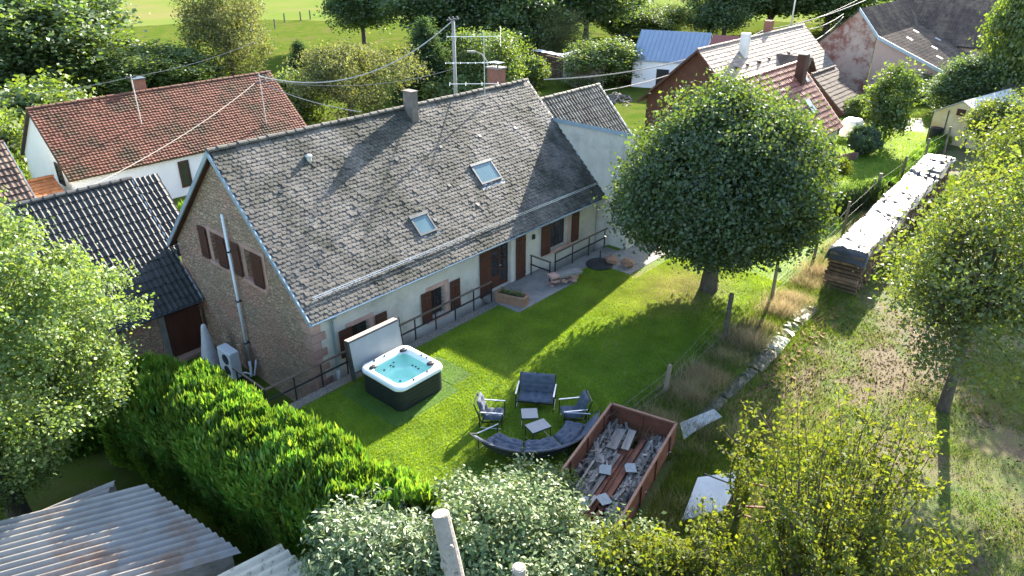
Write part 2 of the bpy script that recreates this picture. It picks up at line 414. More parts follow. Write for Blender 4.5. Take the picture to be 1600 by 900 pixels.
m_wirelight = M('mat_light_cable', (0.33,0.32,0.29), (0.40,0.39,0.36), 2, 0.7)
m_tar = M('mat_tarred_board', (0.035,0.036,0.04), (0.065,0.066,0.07), 5, 0.5, 0.5, 30, c3=(0.14,0.14,0.14), s3=4, t3=(0.58,0.66))
m_ivory = M('mat_white_sheet', (0.50,0.50,0.48), (0.58,0.58,0.56), 2, 0.5, 0.1, 8)

l_linden = leafmat('mat_linden_leaf', (0.036,0.072,0.022), (0.07,0.105,0.024), 0.48, 0.25, 0.045, (1.9,1.75,0.5), rough=0.6)
l_maple = leafmat('mat_maple_leaf', (0.11,0.18,0.045), (0.175,0.235,0.07), 0.5, 0.2, 0.03, (1.35,1.35,0.6), rough=0.55)
l_pear = leafmat('mat_pear_leaf', (0.075,0.11,0.02), (0.13,0.15,0.03), 0.48, 0.25, 0.012, (1.6,1.5,0.45), rough=0.6)
l_orch = leafmat('mat_orch_leaf', (0.07,0.11,0.022), (0.12,0.145,0.032), 0.5, 0.25, 0.04, (1.5,1.45,0.5), rough=0.5)
l_privet = leafmat('mat_privet_leaf', (0.09,0.15,0.045), (0.215,0.265,0.12), 0.42, 0.2, 0.03, (1.25,1.25,0.6), rough=0.5, hue=0.03)
l_ash = leafmat('mat_ash_leaf', (0.085,0.14,0.052), (0.19,0.245,0.115), 0.42, 0.2, 0.04, (1.25,1.25,0.6), rough=0.5)
l_thuja = leafmat('mat_thuja_leaf', (0.06,0.135,0.022), (0.14,0.235,0.038), 0.42, 0.4, 0.02, (1.35,1.35,0.5), hue=0.035)
l_bgd = leafmat('mat_bgd_leaf', (0.055,0.10,0.03), (0.10,0.15,0.042), 0.45, 0.3, 0.05, (1.5,1.5,0.55), rough=0.6)
l_bgm = leafmat('mat_bgm_leaf', (0.075,0.125,0.025), (0.125,0.165,0.035), 0.45, 0.3, 0.04, (1.4,1.4,0.5), rough=0.55)
l_bgl = leafmat('mat_bgl_leaf', (0.095,0.115,0.042), (0.15,0.165,0.07), 0.45, 0.3, 0.02, (1.3,1.25,0.6), rough=0.6)
l_con = leafmat('mat_con_leaf', (0.045,0.09,0.035), (0.09,0.135,0.06), 0.32, 0.3, 0.01, (1.3,1.3,0.6), rough=0.6)
l_grass = leafmat('mat_grass_leaf', (0.125,0.235,0.018), (0.215,0.30,0.03), 0.5, 0.25, 0.01, (1.4,1.3,0.4))
l_wild = leafmat('mat_wild_leaf', (0.075,0.15,0.022), (0.155,0.18,0.048), 0.45, 0.35, 0.01, (1.35,1.35,0.5))
l_dry = leafmat('mat_dry_grass', (0.26,0.20,0.10), (0.40,0.32,0.18), 0.45, 0.25, 0.03)
l_dead = leafmat('mat_dead_leaf', (0.05,0.03,0.016), (0.12,0.07,0.04), 0.1, 0.3, 0.0)

# ------------------------------------------------------------------ ground
def smooth(a, b, x):
    t = min(1, max(0, (x-a)/(b-a))); return t*t*(3-2*t)
LOW = -1.85
def gh(x, y):
    if y > 18.31:
        z = LOW if x < 28.9 else LOW*smooth(18.3, 27, y)*1.0
    else:
        z = 0.0
        if x < 6.4: z = LOW*smooth(6.4, 5.9, x)*smooth(10.5, 12.5, y)
    z -= 0.6*smooth(60, 160, math.hypot(x, y))
    return z
def axis(brk, lo, hi):
    out = set(brk); v = lo
    while v < hi:
        out.add(round(v, 3)); v += 4.0 if abs(v) < 120 else (25 if abs(v) < 500 else 250)
    return sorted(out)
xs = axis([5.9,6.05,6.2,6.4,28.88,28.9,11,13], -2000, 3000)
ys = axis([10.5,11,11.5,12,12.5,18.30,18.32,20,22,24,26,27], -2000, 3000)
gm = MB()
for y in ys:
    for x in xs: gm.v.append((x, y, gh(x, y)))
nx = len(xs)
for j in range(len(ys)-1):
    for i in range(nx-1): gm.f.append((j*nx+i, j*nx+i+1, (j+1)*nx+i+1, (j+1)*nx+i))
ground = struct('ground', gm, m_ground, smooth=False)
def sheet(name, pts, z, mat, kind=True):
    mb = MB().poly([(x, y, z) for x, y in pts]); o = struct(name, mb, mat); return o
sheet('lawn', [(6.5,9.95),(27,9.95),(62,11.2),(62,17),(29,18.2),(29,18.29),(6.5,18.29)], 0.006, m_lawn)
sheet('orchard_ground', [(6.5,-30),(70,-30),(70,11.5),(62,11.2),(27,9.95),(6.5,9.95)], 0.004, m_orchard)
SOIL = [(G(1385,585),2.0,1.2),(G(1250,600),1.6,.7),(G(1480,540),2.4,1.0),(G(1265,480),1.6,.5)]
for so,ra,rb_ in SOIL:
    pts_ = []; ph = so.x
    for k_ in range(36):
        a = 2*math.pi*k_/36; rr_ = 1+.34*math.sin(3*a+ph)+.22*math.sin(7*a+ph*2)+.16*math.sin(11*a+2)+.1*math.sin(17*a)
        pts_.append((so.x+ra*rr_*math.cos(a), so.y+rb_*rr_*math.sin(a)))
    sheet('bare_soil', pts_, 0.009, m_soil)
# fields in the distance
def field(name, pts, z, mat):
    mb = MB().poly([(p[0],p[1],z) for p in pts]); return struct(name, mb, mat)
field('meadow', [(20,75),(60,55),(110,40),(160,10),(900,-100),(2500,900),(900,2500),(-300,900),(-60,160)], -2.42, m_field)
field('yard_lawn', [(40,38),(48,33),(62,40),(70,46),(52,56),(44,48)], -1.93, m_lawn)
field('driveway', [(30,19.5),(40,22.2),(50,23.4),(52,33),(45,37),(40,33),(40,27.5),(31,22.3)], -0.9, m_road) if False else None

# terrace and strips beside the farmhouse
struct('terrace', MB().box((19.35,16.95,-0.15),(23.1,18.98,0.03)), m_conc)
struct('path', MB().box((23.12,17.5,-0.15),(27.1,18.33,0.022)), m_conc)
struct('patio', MB().box((25.3,15.6,-0.15),(28.9,17.48,0.026)), m_conc)
gs = MB(); gs.box((8.6,17.95,-0.2),(19.33,18.36,0.035)); struct('gravel_strip', gs, m_gravel)
struct('walkway', MB().box((11.0,18.37,-1.2),(19.33,18.98,-0.9)), m_conc)
struct('sunken_path', MB().box((23.12,18.35,-0.9),(27.1,18.98,-0.55)), m_conc)
# ------------------------------------------------------------------ tiles
def biber(wd=0.19, ln=0.34, th=0.018):
    k = 5; v = []; h = wd/2*0.95
    out = [(-h, ln), (-h, h*0.75)] + [(-h*math.cos(a), h*0.75 - h*0.75*math.sin(a)) for a in [math.pi*i/(k+1) for i in range(1,k+1)]] + [(h, h*0.75), (h, ln)]
    n = len(out)
    for x, y in out: v.append((x, y, th + (0.034 if y < h else 0.0)))
    for x, y in out: v.append((x, y, 0 + (0.034 if y < h else 0.0)-0.012))
    f = [tuple(range(n))] + [(i, n+i, n+i+1, i+1) for i in range(n-1)]
    return np.array(v), f
def pantile(wd=0.22, ln=0.40, amp=0.035, th=0.018, lip=0.032):
    prof = [(0,0.0),(0.14,0.75),(0.30,1.0),(0.46,0.75),(0.58,0.1),(0.80,-0.05),(1.0,0.12)]
    v = []
    for y, dz in ((ln,0.0),(0,lip),(0.0,lip-th*1.6-(lip-.032)*.8)):
        for u, z in prof: v.append(((u-.5)*wd, y, z*amp + dz))
    n = len(prof); f = []
    for i in range(n-1): f.append((i, n+i, n+i+1, i+1)); f.append((n+i, 2*n+i, 2*n+i+1, n+i+1))
    return np.array(v), f
def flat_tile(wd=0.24, ln=0.36, th=0.02):
    h = wd/2*.97
    v = [(-h,ln,0),(-h,0,.03),(0,-0.0,.034),(h,0,.03),(h,ln,0),(-h,0,.03-th),(0,0,.034-th),(h,0,.03-th)]
    return np.array(v), [(0,1,2,3,4),(1,5,6,2),(2,6,7,3)]
def tile_field(roof, root, o, u, v, cols, rows, pu, pv, proto, mat, nobj=0, stagger=False, name='roof_tile', jit=(0.012,0.02,0.012), keep=None, seed=3):
    """o: eave corner (root-local), u along the eave, v up the slope. nobj nearest tiles become objects, the rest one part"""
    r = np.random.default_rng(seed)
    o = np.array(o, float); u = np.array(u, float); v = np.array(v, float); nn = np.cross(u, v)
    PV, PF = proto
    Mw = np.array(Matrix.Translation(root.location) @ root.rotation_euler.to_matrix().to_4x4())
    items = []
    for j in range(rows):
        for i in range(cols):
            a = (i + 0.5 + (0.5 if (stagger and j % 2) else 0.0))*pu
            p = o + u*a + v*(j*pv)
            if keep and not keep(p): continue
            w_ = Mw[:3,:3]@p + Mw[:3,3]
            items.append((float(np.linalg.norm(w_ - np.array(CAM))), p))
    items.sort(key=lambda t: t[0])
    me = None; VV = []; FF = []; base = 0
    rl = Vector((0,0,0)); oo = roof
    while oo is not None and oo != root: rl = rl + oo.location; oo = oo.parent
    for k, (d, p) in enumerate(items):
        rz = r.normal()*jit[1]; tl = abs(r.normal())*jit[0]; lift = abs(r.normal())*jit[2]*.5
        c, s = math.cos(rz), math.sin(rz)
        u2 = u*c + v*s; v2 = v*c - u*s; v3 = v2*math.cos(tl) - nn*math.sin(tl); n3 = np.cross(u2, v3)
        q = p + nn*(0.01+lift) + u*r.normal()*0.004 + v*r.normal()*0.012
        A = np.column_stack([u2, v3, n3])
        if k < nobj:
            if me is None:
                me = bpy.data.meshes.new(name); me.from_pydata([tuple(x) for x in PV], [], PF); me.materials.append(mat)
            ob = bpy.data.objects.new(name, me); COL.objects.link(ob); ob.parent = roof
            m4 = Matrix(A.tolist()).to_4x4(); m4.translation = Vector(q) - rl
            ob.matrix_basis = m4
        else:
            VV.append(PV@A.T + q); FF += [tuple(x+base for x in f) for f in PF]; base += len(PV)
    if VV:
        V = np.concatenate(VV) - np.array(rl)
        me2 = bpy.data.meshes.new('tiling'); me2.from_pydata(V.tolist(), [], FF); me2.materials.append(mat)
        ob = bpy.data.objects.new('tiling', me2); COL.objects.link(ob); ob.parent = roof; ob['kind'] = 'stuff'
def ridge_caps(roof, x0, x1, y, z, mat, step=0.36, rad=0.11):
    """half-round caps along local x"""
    mb = MB(); n = 6
    for xx, r_ in ((0, rad*1.08), (step*1.08, rad*0.9)):
        for k in range(n+1):
            a = math.pi*k/n; mb.v.append((xx, -r_*math.cos(a), r_*math.sin(a)*0.9))
    for k in range(n): mb.f.append((k, k+n+1, k+n+2, k+1))
    mb.f.append(tuple(range(n, -1, -1)))
    me = mesh_of(mb, 'ridge_tile', mat)
    cnt = int((x1-x0)/step)
    for i in range(cnt):
        ob = bpy.data.objects.new('ridge_tile', me); COL.objects.link(ob); ob.parent = roof
        ob.location = Vector((x0 + i*(x1-x0)/cnt, y, z)) - roof.location + Vector((0,0,random.uniform(-.008,.008)))
        ob.rotation_euler = (0, random.uniform(-.02,.02), random.uniform(-.03,.03))

def grid_wall(mb, P, us, zs, holes, depth_vec):
    """P(u,z)->point; quads on the grid us x zs except inside holes; reveals go depth_vec inwards"""
    us = sorted(set(us) | {h[0] for h in holes} | {h[1] for h in holes}); zs = sorted(set(zs) | {h[2] for h in holes} | {h[3] for h in holes})
    for i in range(len(us)-1):
        for j in range(len(zs)-1):
            cu = (us[i]+us[i+1])/2; cz = (zs[j]+zs[j+1])/2
            if any(h[0] < cu < h[1] and h[2] < cz < h[3] for h in holes): continue
            mb.poly([P(us[i],zs[j]),P(us[i+1],zs[j]),P(us[i+1],zs[j+1]),P(us[i],zs[j+1])])
    d = Vector(depth_vec)
    for a, b, c, e in holes:
        q = [Vector(P(a,c)),Vector(P(b,c)),Vector(P(b,e)),Vector(P(a,e))]
        for k in range(4): mb.poly([q[k], q[(k+1)%4], q[(k+1)%4]+d, q[k]+d])

def shutter(parent, a, b, z0, z1, face, out, mat=None, gap=0.02):
    """boarded leaf flat on a wall. face: 'Y' (wall normal -Y at y=out) or 'X' (normal -X)"""
    mb = MB(); n = max(3, int((b-a)/0.13)); wd = (b-a)/n
    for i in range(n):
        s0 = a + i*wd + 0.004; s1 = a + (i+1)*wd - 0.004
        if face == 'Y': mb.box((s0, out-0.06, z0), (s1, out-0.03, z1))
        else: mb.box((out-0.06, s0, z0), (out-0.03, s1, z1))
    for zz in (z0+0.12*(z1-z0), z0+0.86*(z1-z0)):
        if face == 'Y': mb.box((a+.01, out-0.078, zz-.05), (b-.01, out-0.061, zz+.05))
        else: mb.box((out-0.078, a+.01, zz-.05), (out-0.061, b-.01, zz+.05))
    s = part('shutter', mb, mat or m_shut, parent)
    for zz in (z0+0.12*(z1-z0), z0+0.86*(z1-z0)):
        hb = MB()
        if face == 'Y': hb.box((a, out-0.088, zz-.015), (b-.12, out-0.079, zz+.015))
        else: hb.box((out-0.088, a, zz-.015), (out-0.079, b-.12, zz+.015))
        part('hinge_strap', hb, m_zincd, s)
    return s

# ------------------------------------------------------------------ main farmhouse
HX0, HX1, HYF, HYB, HYR = 11.27, 27.3, 19.0, 28.08, 23.54
RX0, RX1 = 11.02, 27.42
EZ, EY, RZ = 2.38, 18.62, 7.10
TAN = (RZ-EZ)/(HYR-EY)
def roofz(y): return EZ + (min(y, 2*HYR-y) - EY)*TAN
house = thing('farmhouse', 'large stone farmhouse with grey beaver-tail tile roof and two skylights beside the lawn', 'house', (11.27,19.0,-1.9))
WT = roofz(HYF) - 0.06
fac = MB()
DOOR = (19.95,21.18,0.02,2.06)
WINS = [(12.84,13.60,0.40,1.38),(16.55,17.29,0.16,1.36),(23.77,25.06,0.66,1.98)]
grid_wall(fac, lambda u,z:(u,HYF,z), [HX0,HX1], [-1.9,WT], WINS+[DOOR], (0,0.28,0))
facade = part('facade', fac, m_plaster, house)
gab = MB()
GW = [(24.0,25.02,2.62,3.80),(21.55,22.62,2.62,3.80)]
Pg = lambda u,z:(HX0,u,z)
grid_wall(gab, lambda u,z:Pg(u,z), [21.0,26.2], [2.4,4.1], GW, (0.28,0,0))
gab.poly([Pg(HYF,-1.9),Pg(HYB,-1.9),Pg(HYB,2.4),Pg(26.2,2.4),Pg(21.0,2.4),Pg(HYF,2.4)])
gab.poly([Pg(HYF,2.4),Pg(21.0,2.4),Pg(21.0,4.1),Pg(21.0,roofz(21.0)-.06),Pg(HYF,WT)])
gab.poly([Pg(HYB,2.4),Pg(HYB,WT),Pg(26.2,roofz(26.2)-.06),Pg(26.2,4.1),Pg(26.2,2.4)])
gab.poly([Pg(21.0,4.1),Pg(26.2,4.1),Pg(26.2,roofz(26.2)-.06),Pg(HYR,RZ-.06),Pg(21.0,roofz(21.0)-.06)])
gab.poly([(HX0,HYB,-1.9),(HX1,HYB,-1.9),(HX1,HYB,WT),(HX0,HYB,WT)])
gab.poly([(HX1,HYF,-1.9),(HX1,HYB,-1.9),(HX1,HYB,WT),(HX1,HYR,RZ-.06),(HX1,HYF,WT)])
gable = part('gable_wall', gab, m_stone, house)
# quoins at the corner
z = -1.9; k = 0
while z < WT-0.15:
    h = random.uniform(0.26,0.36); h = min(h, WT-0.02-z); a = 0.52 if k % 2 else 0.30; b = 0.30 if k % 2 else 0.50
    part('quoin_stone', MB().box((HX0-0.03, HYF-0.035, z+0.012), (HX0+a*random.uniform(.85,1.1), HYF+b*random.uniform(.85,1.1), z+h-0.012)), m_sand, gable)
    z += h; k += 1
# roof body
rf = MB()
t = 0.10
for s in (1,-1):
    ye = EY if s == 1 else 2*HYR-EY
    q = [(RX0,ye,EZ-t),(RX1,ye,EZ-t),(RX1,HYR,RZ-t),(RX0,HYR,RZ-t)]
    rf.prism(q, (0,0,t-0.01))
roof = part('roof', rf, m_slab, house)
sl = math.hypot(HYR-EY, RZ-EZ); vv = np.array([0,(HYR-EY)/sl,(RZ-EZ)/sl])
hb = np.array(house.location)
PU, PV_ = 0.176, 0.152
tile_field(roof, house, np.array([RX0,EY,EZ])-hb-vv*0.06, (1,0,0), vv, int((RX1-RX0)/PU)-0, int(sl/PV_)+0, PU, PV_, biber(PU*0.99, 0.30), m_biber, 300, True, jit=(0.03,0.03,0.016),
           keep=lambda p: p[0] < RX1-hb[0]-.02)
ridge_caps(roof, RX0-hb[0], RX1-hb[0], HYR-hb[1], RZ+0.02-hb[2], m_biber, 0.38, 0.13)
# verge flashings, gutter, snow rail
vg = MB()
for s in (1,-1):
    ye = EY if s == 1 else 2*HYR-EY
    vg.prism([(RX0-0.03,ye-0.02*s,EZ-0.16),(RX0-0.03,HYR,RZ-0.16),(RX0-0.03,HYR,RZ+0.05),(RX0-0.03,ye-0.02*s,EZ+0.05)],(0.055,0,0))
part('verge_flashing', vg, m_zinc, roof)
vr = MB(); vr.prism([(RX1-.03,EY-.02,EZ-.12),(RX1-.03,HYR,RZ-.12),(RX1-.03,HYR,RZ+.055),(RX1-.03,EY-.02,EZ+.055)],(0.07,0,0)); part('verge_flashing', vr, m_zinc, roof)
sof = MB(); 
for s in (1,-1):
    ye = EY if s == 1 else 2*HYR-EY
    sof.prism([(RX0+0.03,ye,EZ-0.14),(HX0-.005,ye,EZ-0.14),(HX0-.005,HYR,RZ-0.14),(RX0+0.03,HYR,RZ-0.14)],(0,0,0.035))
part('soffit_board', sof, m_timber, roof)
gt = MB(); n = 8; yc, zc, r_ = EY-0.07, EZ-0.03, 0.075
for x in (RX0-.02, RX1):
    for k_ in range(n+1):
        a = math.pi + math.pi*k_/n; gt.v.append((x, yc+r_*math.cos(a), zc+r_*math.sin(a)))
for k_ in range(n): gt.f.append((k_, k_+1, k_+n+2, k_+n+1))
gt.tube([(RX0-.02,yc-r_,zc),(RX1,yc-r_,zc)], 0.013, 5)
part('gutter', gt, m_zinc, roof)
part('downpipe', MB().tube([(12.02,EY-.07,EZ-.09),(12.02,EY+.05,EZ-.2),(12.02,HYF-.09,EZ-.38),(12.03,HYF-.08,0.1),(12.03,HYF-.08,-0.9)], 0.05, 8), m_zinc, house, smooth=True)
part('downpipe_base', MB().lathe([(0.06,0),(0.06,0.62)], (12.03,HYF-.08,-0.62), 10), m_pvc, house)
sr = MB(); d0 = 0.47*sl/ sl
for k_ in range(2):
    dd = 0.66 + 0.0*k_; ysn = EY + vv[1]*dd; zsn = EZ + vv[2]*dd + 0.09 + 0.07*k_
    sr.tube([(11.5,ysn-.06,zsn),(RX1-.1,ysn-.06,zsn)], 0.014, 5)
for i in range(20):
    x = 11.6 + i*0.82; sr.bar((x,ysn+.05,zsn-.15),(x,ysn-.07,zsn),0.02)
part('snow_guard', sr, m_alu, roof)
def on_slope(x, y):
    d = ray(x, y); tt = (EZ - TAN*EY - CAM.z)/(d.z - TAN*d.y); return CAM + d*tt
NS = Vector((0,-vv[2],vv[1])); VV_ = Vector(vv); UU = Vector((1,0,0))
def slope_m(p): return Matrix((( 1,0,0,p[0]),(0,VV_.y,NS.y,p[1]),(0,VV_.z,NS.z,p[2]),(0,0,0,1)))
# roof vents
for i, q in enumerate([(437,300),(497,410),(607,370),(678,344),(745,320),(618,250),(687,230),(748,213),(803,200),(560,330),(700,290),(540,262)]):
    p = on_slope(*q); mt = slope_m(p)
    vb = MB().prism([(-.07,-.10,.0),(-.07,-.10,.10),(-.07,.18,.035)], (0.14,0,0)).xf(mt)
    part('roof_vent', vb, m_frame, roof)
p = on_slope(483,252)
part('vent_pipe', MB().lathe([(0.10,-.1),(0.10,0.16),(0.13,0.17),(0.13,0.22),(0.05,0.26)], p, 12), m_alu, roof, smooth=False)
# skylights
def skylight(x0,x1,yc0,yc1):
    # on the slope: y from lower to upper
    p = Vector((0,0,0)); lo = Vector((x0,yc0,roofz(yc0))); ln = (yc1-yc0)/VV_.y; wd = x1-x0
    mt = slope_m(lo)
    fr = MB(); f = 0.075; h0, h1 = 0.0, 0.11
    fr.box((0,0,h0),(wd,f,h1),mt); fr.box((0,ln-f,h0),(wd,ln,h1),mt); fr.box((0,f,h0),(f,ln-f,h1),mt); fr.box((wd-f,f,h0),(wd,ln-f,h1),mt)
    s = part('skylight', fr, m_zincd, roof)
    part('pane', MB().box((f,f,0.04),(wd-f,ln-f,0.085),mt), m_skyglass, s)
    part('flashing', MB().box((-.07,-.22,0.03),(wd+.07,-0.005,0.055),mt), m_zinc, s)
    part('sash_cover', MB().box((-.012,ln-f-.03,0.112),(wd+.012,ln+.02,0.135),mt), m_zincd, s)
skylight(16.72,17.60,19.62,20.24)
skylight(20.93,22.18,20.44,21.16)
# chimneys
cb = Vector((19.82,23.15,6.6))
ch = part('chimney', MB().box((19.58,22.95,6.0),(19.90,23.48,7.82)), m_chim, roof)
part('chimney_flashing', MB().box((19.54,22.74,6.34),(19.94,22.945,6.42)), m_zinc, ch)
part('chimney_cap', MB().box((19.55,22.92,7.822),(19.93,23.51,7.86)), m_chim, ch)
c2 = part('brick_chimney', MB().box((26.6,24.7,5.2),(27.15,25.4,7.6)), m_brick, roof)
part('chimney_cap', MB().box((26.54,24.64,7.602),(27.21,25.46,7.66)), m_conc, c2)
part('chimney_cowl', MB().box((26.6,24.7,7.85),(27.15,25.4,7.88)).box((26.65,24.75,7.662),(26.70,24.80,7.849)).box((27.05,25.3,7.662),(27.10,25.35,7.849)), m_zincd, c2)
# facade windows
def facade_window(a,b,z0,z1, sl_, sr_, bars=True, jambs=0.22):
    fr = MB(); y0, y1 = HYF+0.20, HYF+0.26; f = 0.06
    fr.box((a,y0,z0),(b,y1,z0+f)); fr.box((a,y0,z1-f),(b,y1,z1)); fr.box((a,y0,z0+f),(a+f,y1,z1-f)); fr.box((b-f,y0,z0+f),(b,y1,z1-f))
    cx = (a+b)/2; fr.box((cx-.03,y0,z0+f),(cx+.03,y1,z1-f))
    w_ = part('window', fr, m_shut, house)
    for q0,q1 in ((a+f,cx-.03),(cx+.03,b-f)): part('pane', MB().box((q0,y0+.02,z0+f),(q1,y0+.035,z1-f)), m_glass, w_)
    j = jambs
    part('lintel', MB().box((a-j,HYF-0.025,z1+.003),(b+j,HYF+.05,z1+0.17)), m_sand, w_)
    part('sill', MB().box((a-j,HYF-0.07,z0-.15),(b+j,HYF+.05,z0-.003)), m_sand, w_)
    for q0,q1 in ((a-j,a-.003),(b+.003,b+j)): part('jamb', MB().box((q0,HYF-0.022,z0),(q1,HYF+.05,z1)), m_sand, w_)
    if bars:
        bm = MB()
        for i in range(7):
            zz = z0+.1+i*(z1-z0-.15)/6; bm.tube([(a,HYF+.08,zz),(b,HYF+.08,zz)], 0.009, 4)
        for i in range(3): bm.tube([(a+(i+1)*(b-a)/4,HYF+.08,z0),(a+(i+1)*(b-a)/4,HYF+.08,z1)], 0.009, 4)
        part('window_bars', bm, m_frame, w_)
    if sl_: shutter(w_, sl_[0], sl_[1], z0-.06, z1+.04, 'Y', HYF-0.025)
    if sr_: shutter(w_, sr_[0], sr_[1], z0-.06, z1+.02, 'Y', HYF-0.025)
facade_window(*WINS[0], (12.26,12.80), (13.84,14.36))
facade_window(*WINS[1], (16.03,16.53), (17.54,18.07))
facade_window(*WINS[2], (23.13,23.75), (25.32,25.86), bars=False)
# door
a,b,z0,z1 = DOOR
db = MB(); y0,y1 = HYF+.18,HYF+.24
db.box((a,y0,z0),(a+.07,y1,z1)); db.box((b-.07,y0,z0),(b,y1,z1)); db.box((a+.07,y0,z1-.07),(b-.07,y1,z1)); cx=(a+b)/2+.1
db.box((cx-.06,y0,z0),(cx+.06,y1,z1-.07)); db.box((a+.07,y0,z0),(cx-.06,y1,z0+.55)); db.box((cx+.06,y0,z0),(b-.07,y1,z0+.18))
for zz in (.75,1.15,1.55): db.box((cx+.06,y0,zz),(b-.07,y1,zz+.04)); db.box((a+.07,y0,zz+.2),(cx-.06,y1,zz+.24))
door = part('door', db, m_shut, house)
part('pane', MB().box((a+.07,y0+.025,z0+.55),(cx-.06,y0+.035,z1-.07)), m_glass, door)
part('pane', MB().box((cx+.06,y0+.025,z0+.18),(b-.07,y0+.035,z1-.07)), m_glass, door)
part('handle', MB().tube([(cx+.02,y0-.01,1.0),(cx+.02,y0-.06,1.0),(cx-.1,y0-.06,1.0)], .012, 6), m_alu, door)
for q0,q1 in ((a-.05,a-.003),(b+.003,b+.26)): part('jamb', MB().box((q0,HYF-0.02,z0),(q1,HYF+.05,z1+.02)), m_plaster, door)
shutter(door, 19.22, 19.90, 0.0, 2.04, 'Y', HYF-0.025); shutter(door, 21.45, 22.06, 0.0, 2.08, 'Y', HYF-0.025)
lm = part('wall_lamp', MB().box((22.55,HYF-.03,1.60),(22.71,HYF-.001,1.83)), m_frame, house)
part('lamp_glass', MB().box((22.575,HYF-.09,1.62),(22.685,HYF-.031,1.80)), m_glass, lm)
part('water_tap', MB().tube([(18.75,HYF-.01,0.62),(18.75,HYF-.13,0.62),(18.75,HYF-.13,-.1)], .022, 6), m_zinc, house)
# gable windows
for (a,b,z0,z1),(s0,s1),(t0,t1) in ((GW[0],(25.28,25.86),(23.92,24.55)),(GW[1],(22.94,23.46),(21.48,22.15))):
    x = HX0
    f = .06; fr = MB(); x0_, x1_ = x+.16, x+.22
    fr.box((x0_,a,z0),(x1_,b,z0+f)); fr.box((x0_,a,z1-f),(x1_,b,z1)); fr.box((x0_,a,z0+f),(x1_,a+f,z1-f)); fr.box((x0_,b-f,z0+f),(x1_,b,z1-f))
    w_ = part('window', fr, m_shut, house)
    part('pane', MB().box((x0_+.02,a+f,z0+f),(x0_+.035,b-f,z1-f)), m_glass, w_)
    part('lintel', MB().box((x-.03,a-.26,z1+.003),(x+.05,b+.26,z1+.17)), m_sand, w_)
    part('sill', MB().box((x-.09,a-.2,z0-.17),(x+.05,b+.26,z0-.003)), m_sand, w_)
    for q0,q1 in ((a-.24,a-.003),(b+.003,b+.24)): part('jamb', MB().box((x-.027,q0,z0),(x+.05,q1,z1)), m_sand, w_)
    shutter(w_, s0, s1, z0-.05, z1+.04, 'X', x-.03); shutter(w_, t0, t1, z0-.05, z1+.02, 'X', x-.03)
# wing at the far end of the farmhouse
wing = thing('house_wing', 'plain grey rendered wing with metal wall capping at the far end of the farmhouse', 'building', (29.5,20.0,-1.9))
wm = MB()
wm.prism([(27.45,17.3,-1.9),(32.5,17.3,-1.9),(32.5,17.3,2.9),(27.45,17.3,5.45)], (0,6.6,0))
part('wall', wm, m_plaster, wing)
part('wall_capping', MB().prism([(27.36,17.2,5.42),(27.36,17.2,5.62),(27.9,17.2,5.42),(27.9,17.2,5.26)], (0,6.75,0)), m_zinc, wing)
part('roof', MB().prism([(27.91,17.2,5.28),(32.7,17.2,2.85),(32.7,17.2,2.93),(27.91,17.2,5.37)], (0,6.75,0)), m_zincd, wing)
# ------------------------------------------------------------------ village houses (axis along local x, ridge at y = 0)
def ghouse(name, label, loc, rz, L, wf, wb, hef, heb, hr, wallm, roofm, proto=None, pu=0.24, pv=0.34, ovg=0.25, ove=0.3, nobj=0, gablem=None, ridge=True, group=None, cat='house', seed=1, stagger=False, keepx=None, caps=0.4, edge=None):
    h = thing(name, label, cat, loc, rz, group)
    tf = (hr-hef)/wf; tb = (hr-heb)/wb
    wf2, wb2 = wf-ove, wb-ove       # wall planes
    zf = hr-tf*wf2-.1; zb = hr-tb*wb2-.1
    part('wall', MB().poly([(0,-wf2,0),(L,-wf2,0),(L,-wf2,zf),(0,-wf2,zf)]), wallm, h, world=False)
    part('wall', MB().poly([(L,wb2,0),(0,wb2,0),(0,wb2,zb),(L,wb2,zb)]), wallm, h, world=False)
    for x in (0, L):
        part('gable_wall', MB().poly([(x,-wf2,0),(x,wb2,0),(x,wb2,zb),(x,0,hr-.1),(x,-wf2,zf)]), gablem or wallm, h, world=False)
    rm = MB(); t = .12
    rm.prism([(-ovg,-wf,hef-t),(L+ovg,-wf,hef-t),(L+ovg,0,hr-t),(-ovg,0,hr-t)], (0,0,t-.012))
    rm.prism([(-ovg,0,hr-t),(L+ovg,0,hr-t),(L+ovg,wb,heb-t),(-ovg,wb,heb-t)], (0,0,t-.012))
    rf = part('roof', rm, m_slab if proto is not None else roofm, h, world=False)
    if proto is not None:
        sl = math.hypot(wf, hr-hef); v = np.array([0, wf/sl, (hr-hef)/sl])
        cols = int(round((L+2*ovg)/pu)); rows = int(round(sl/pv)); pu2 = (L+2*ovg)/cols; pv2 = sl/rows
        tile_field(rf, h, np.array([-ovg,-wf,hef])-v*.05, (1,0,0), v, cols, rows, pu2, pv2, proto, roofm, nobj, stagger, seed=seed)
        # far slope, seen only from elsewhere: a plain tiled skin
        part('rear_slope', MB().prism([(-ovg,.02,hr-.008),(L+ovg,.02,hr-.008),(L+ovg,wb,heb-.008),(-ovg,wb,heb-.008)],(0,0,.02)), roofm, rf, world=False)
    if ridge: ridge_caps(rf, -ovg, L+ovg, 0, hr+.015, roofm, caps, .13)
    if edge:
        for x in (-ovg-.04, L+ovg-.02):
            e = MB(); e.prism([(x,-wf,hef-.15),(x,0,hr-.15),(x,0,hr+.05),(x,-wf,hef+.05)],(.06,0,0)); e.prism([(x,wb,heb-.15),(x,0,hr-.15),(x,0,hr+.05),(x,wb,heb+.05)],(.06,0,0))
            part('verge_board', e, edge, rf, world=False)
    return h, rf
def lpart(name, mb, mat, h): return part(name, mb, mat, h, world=False)
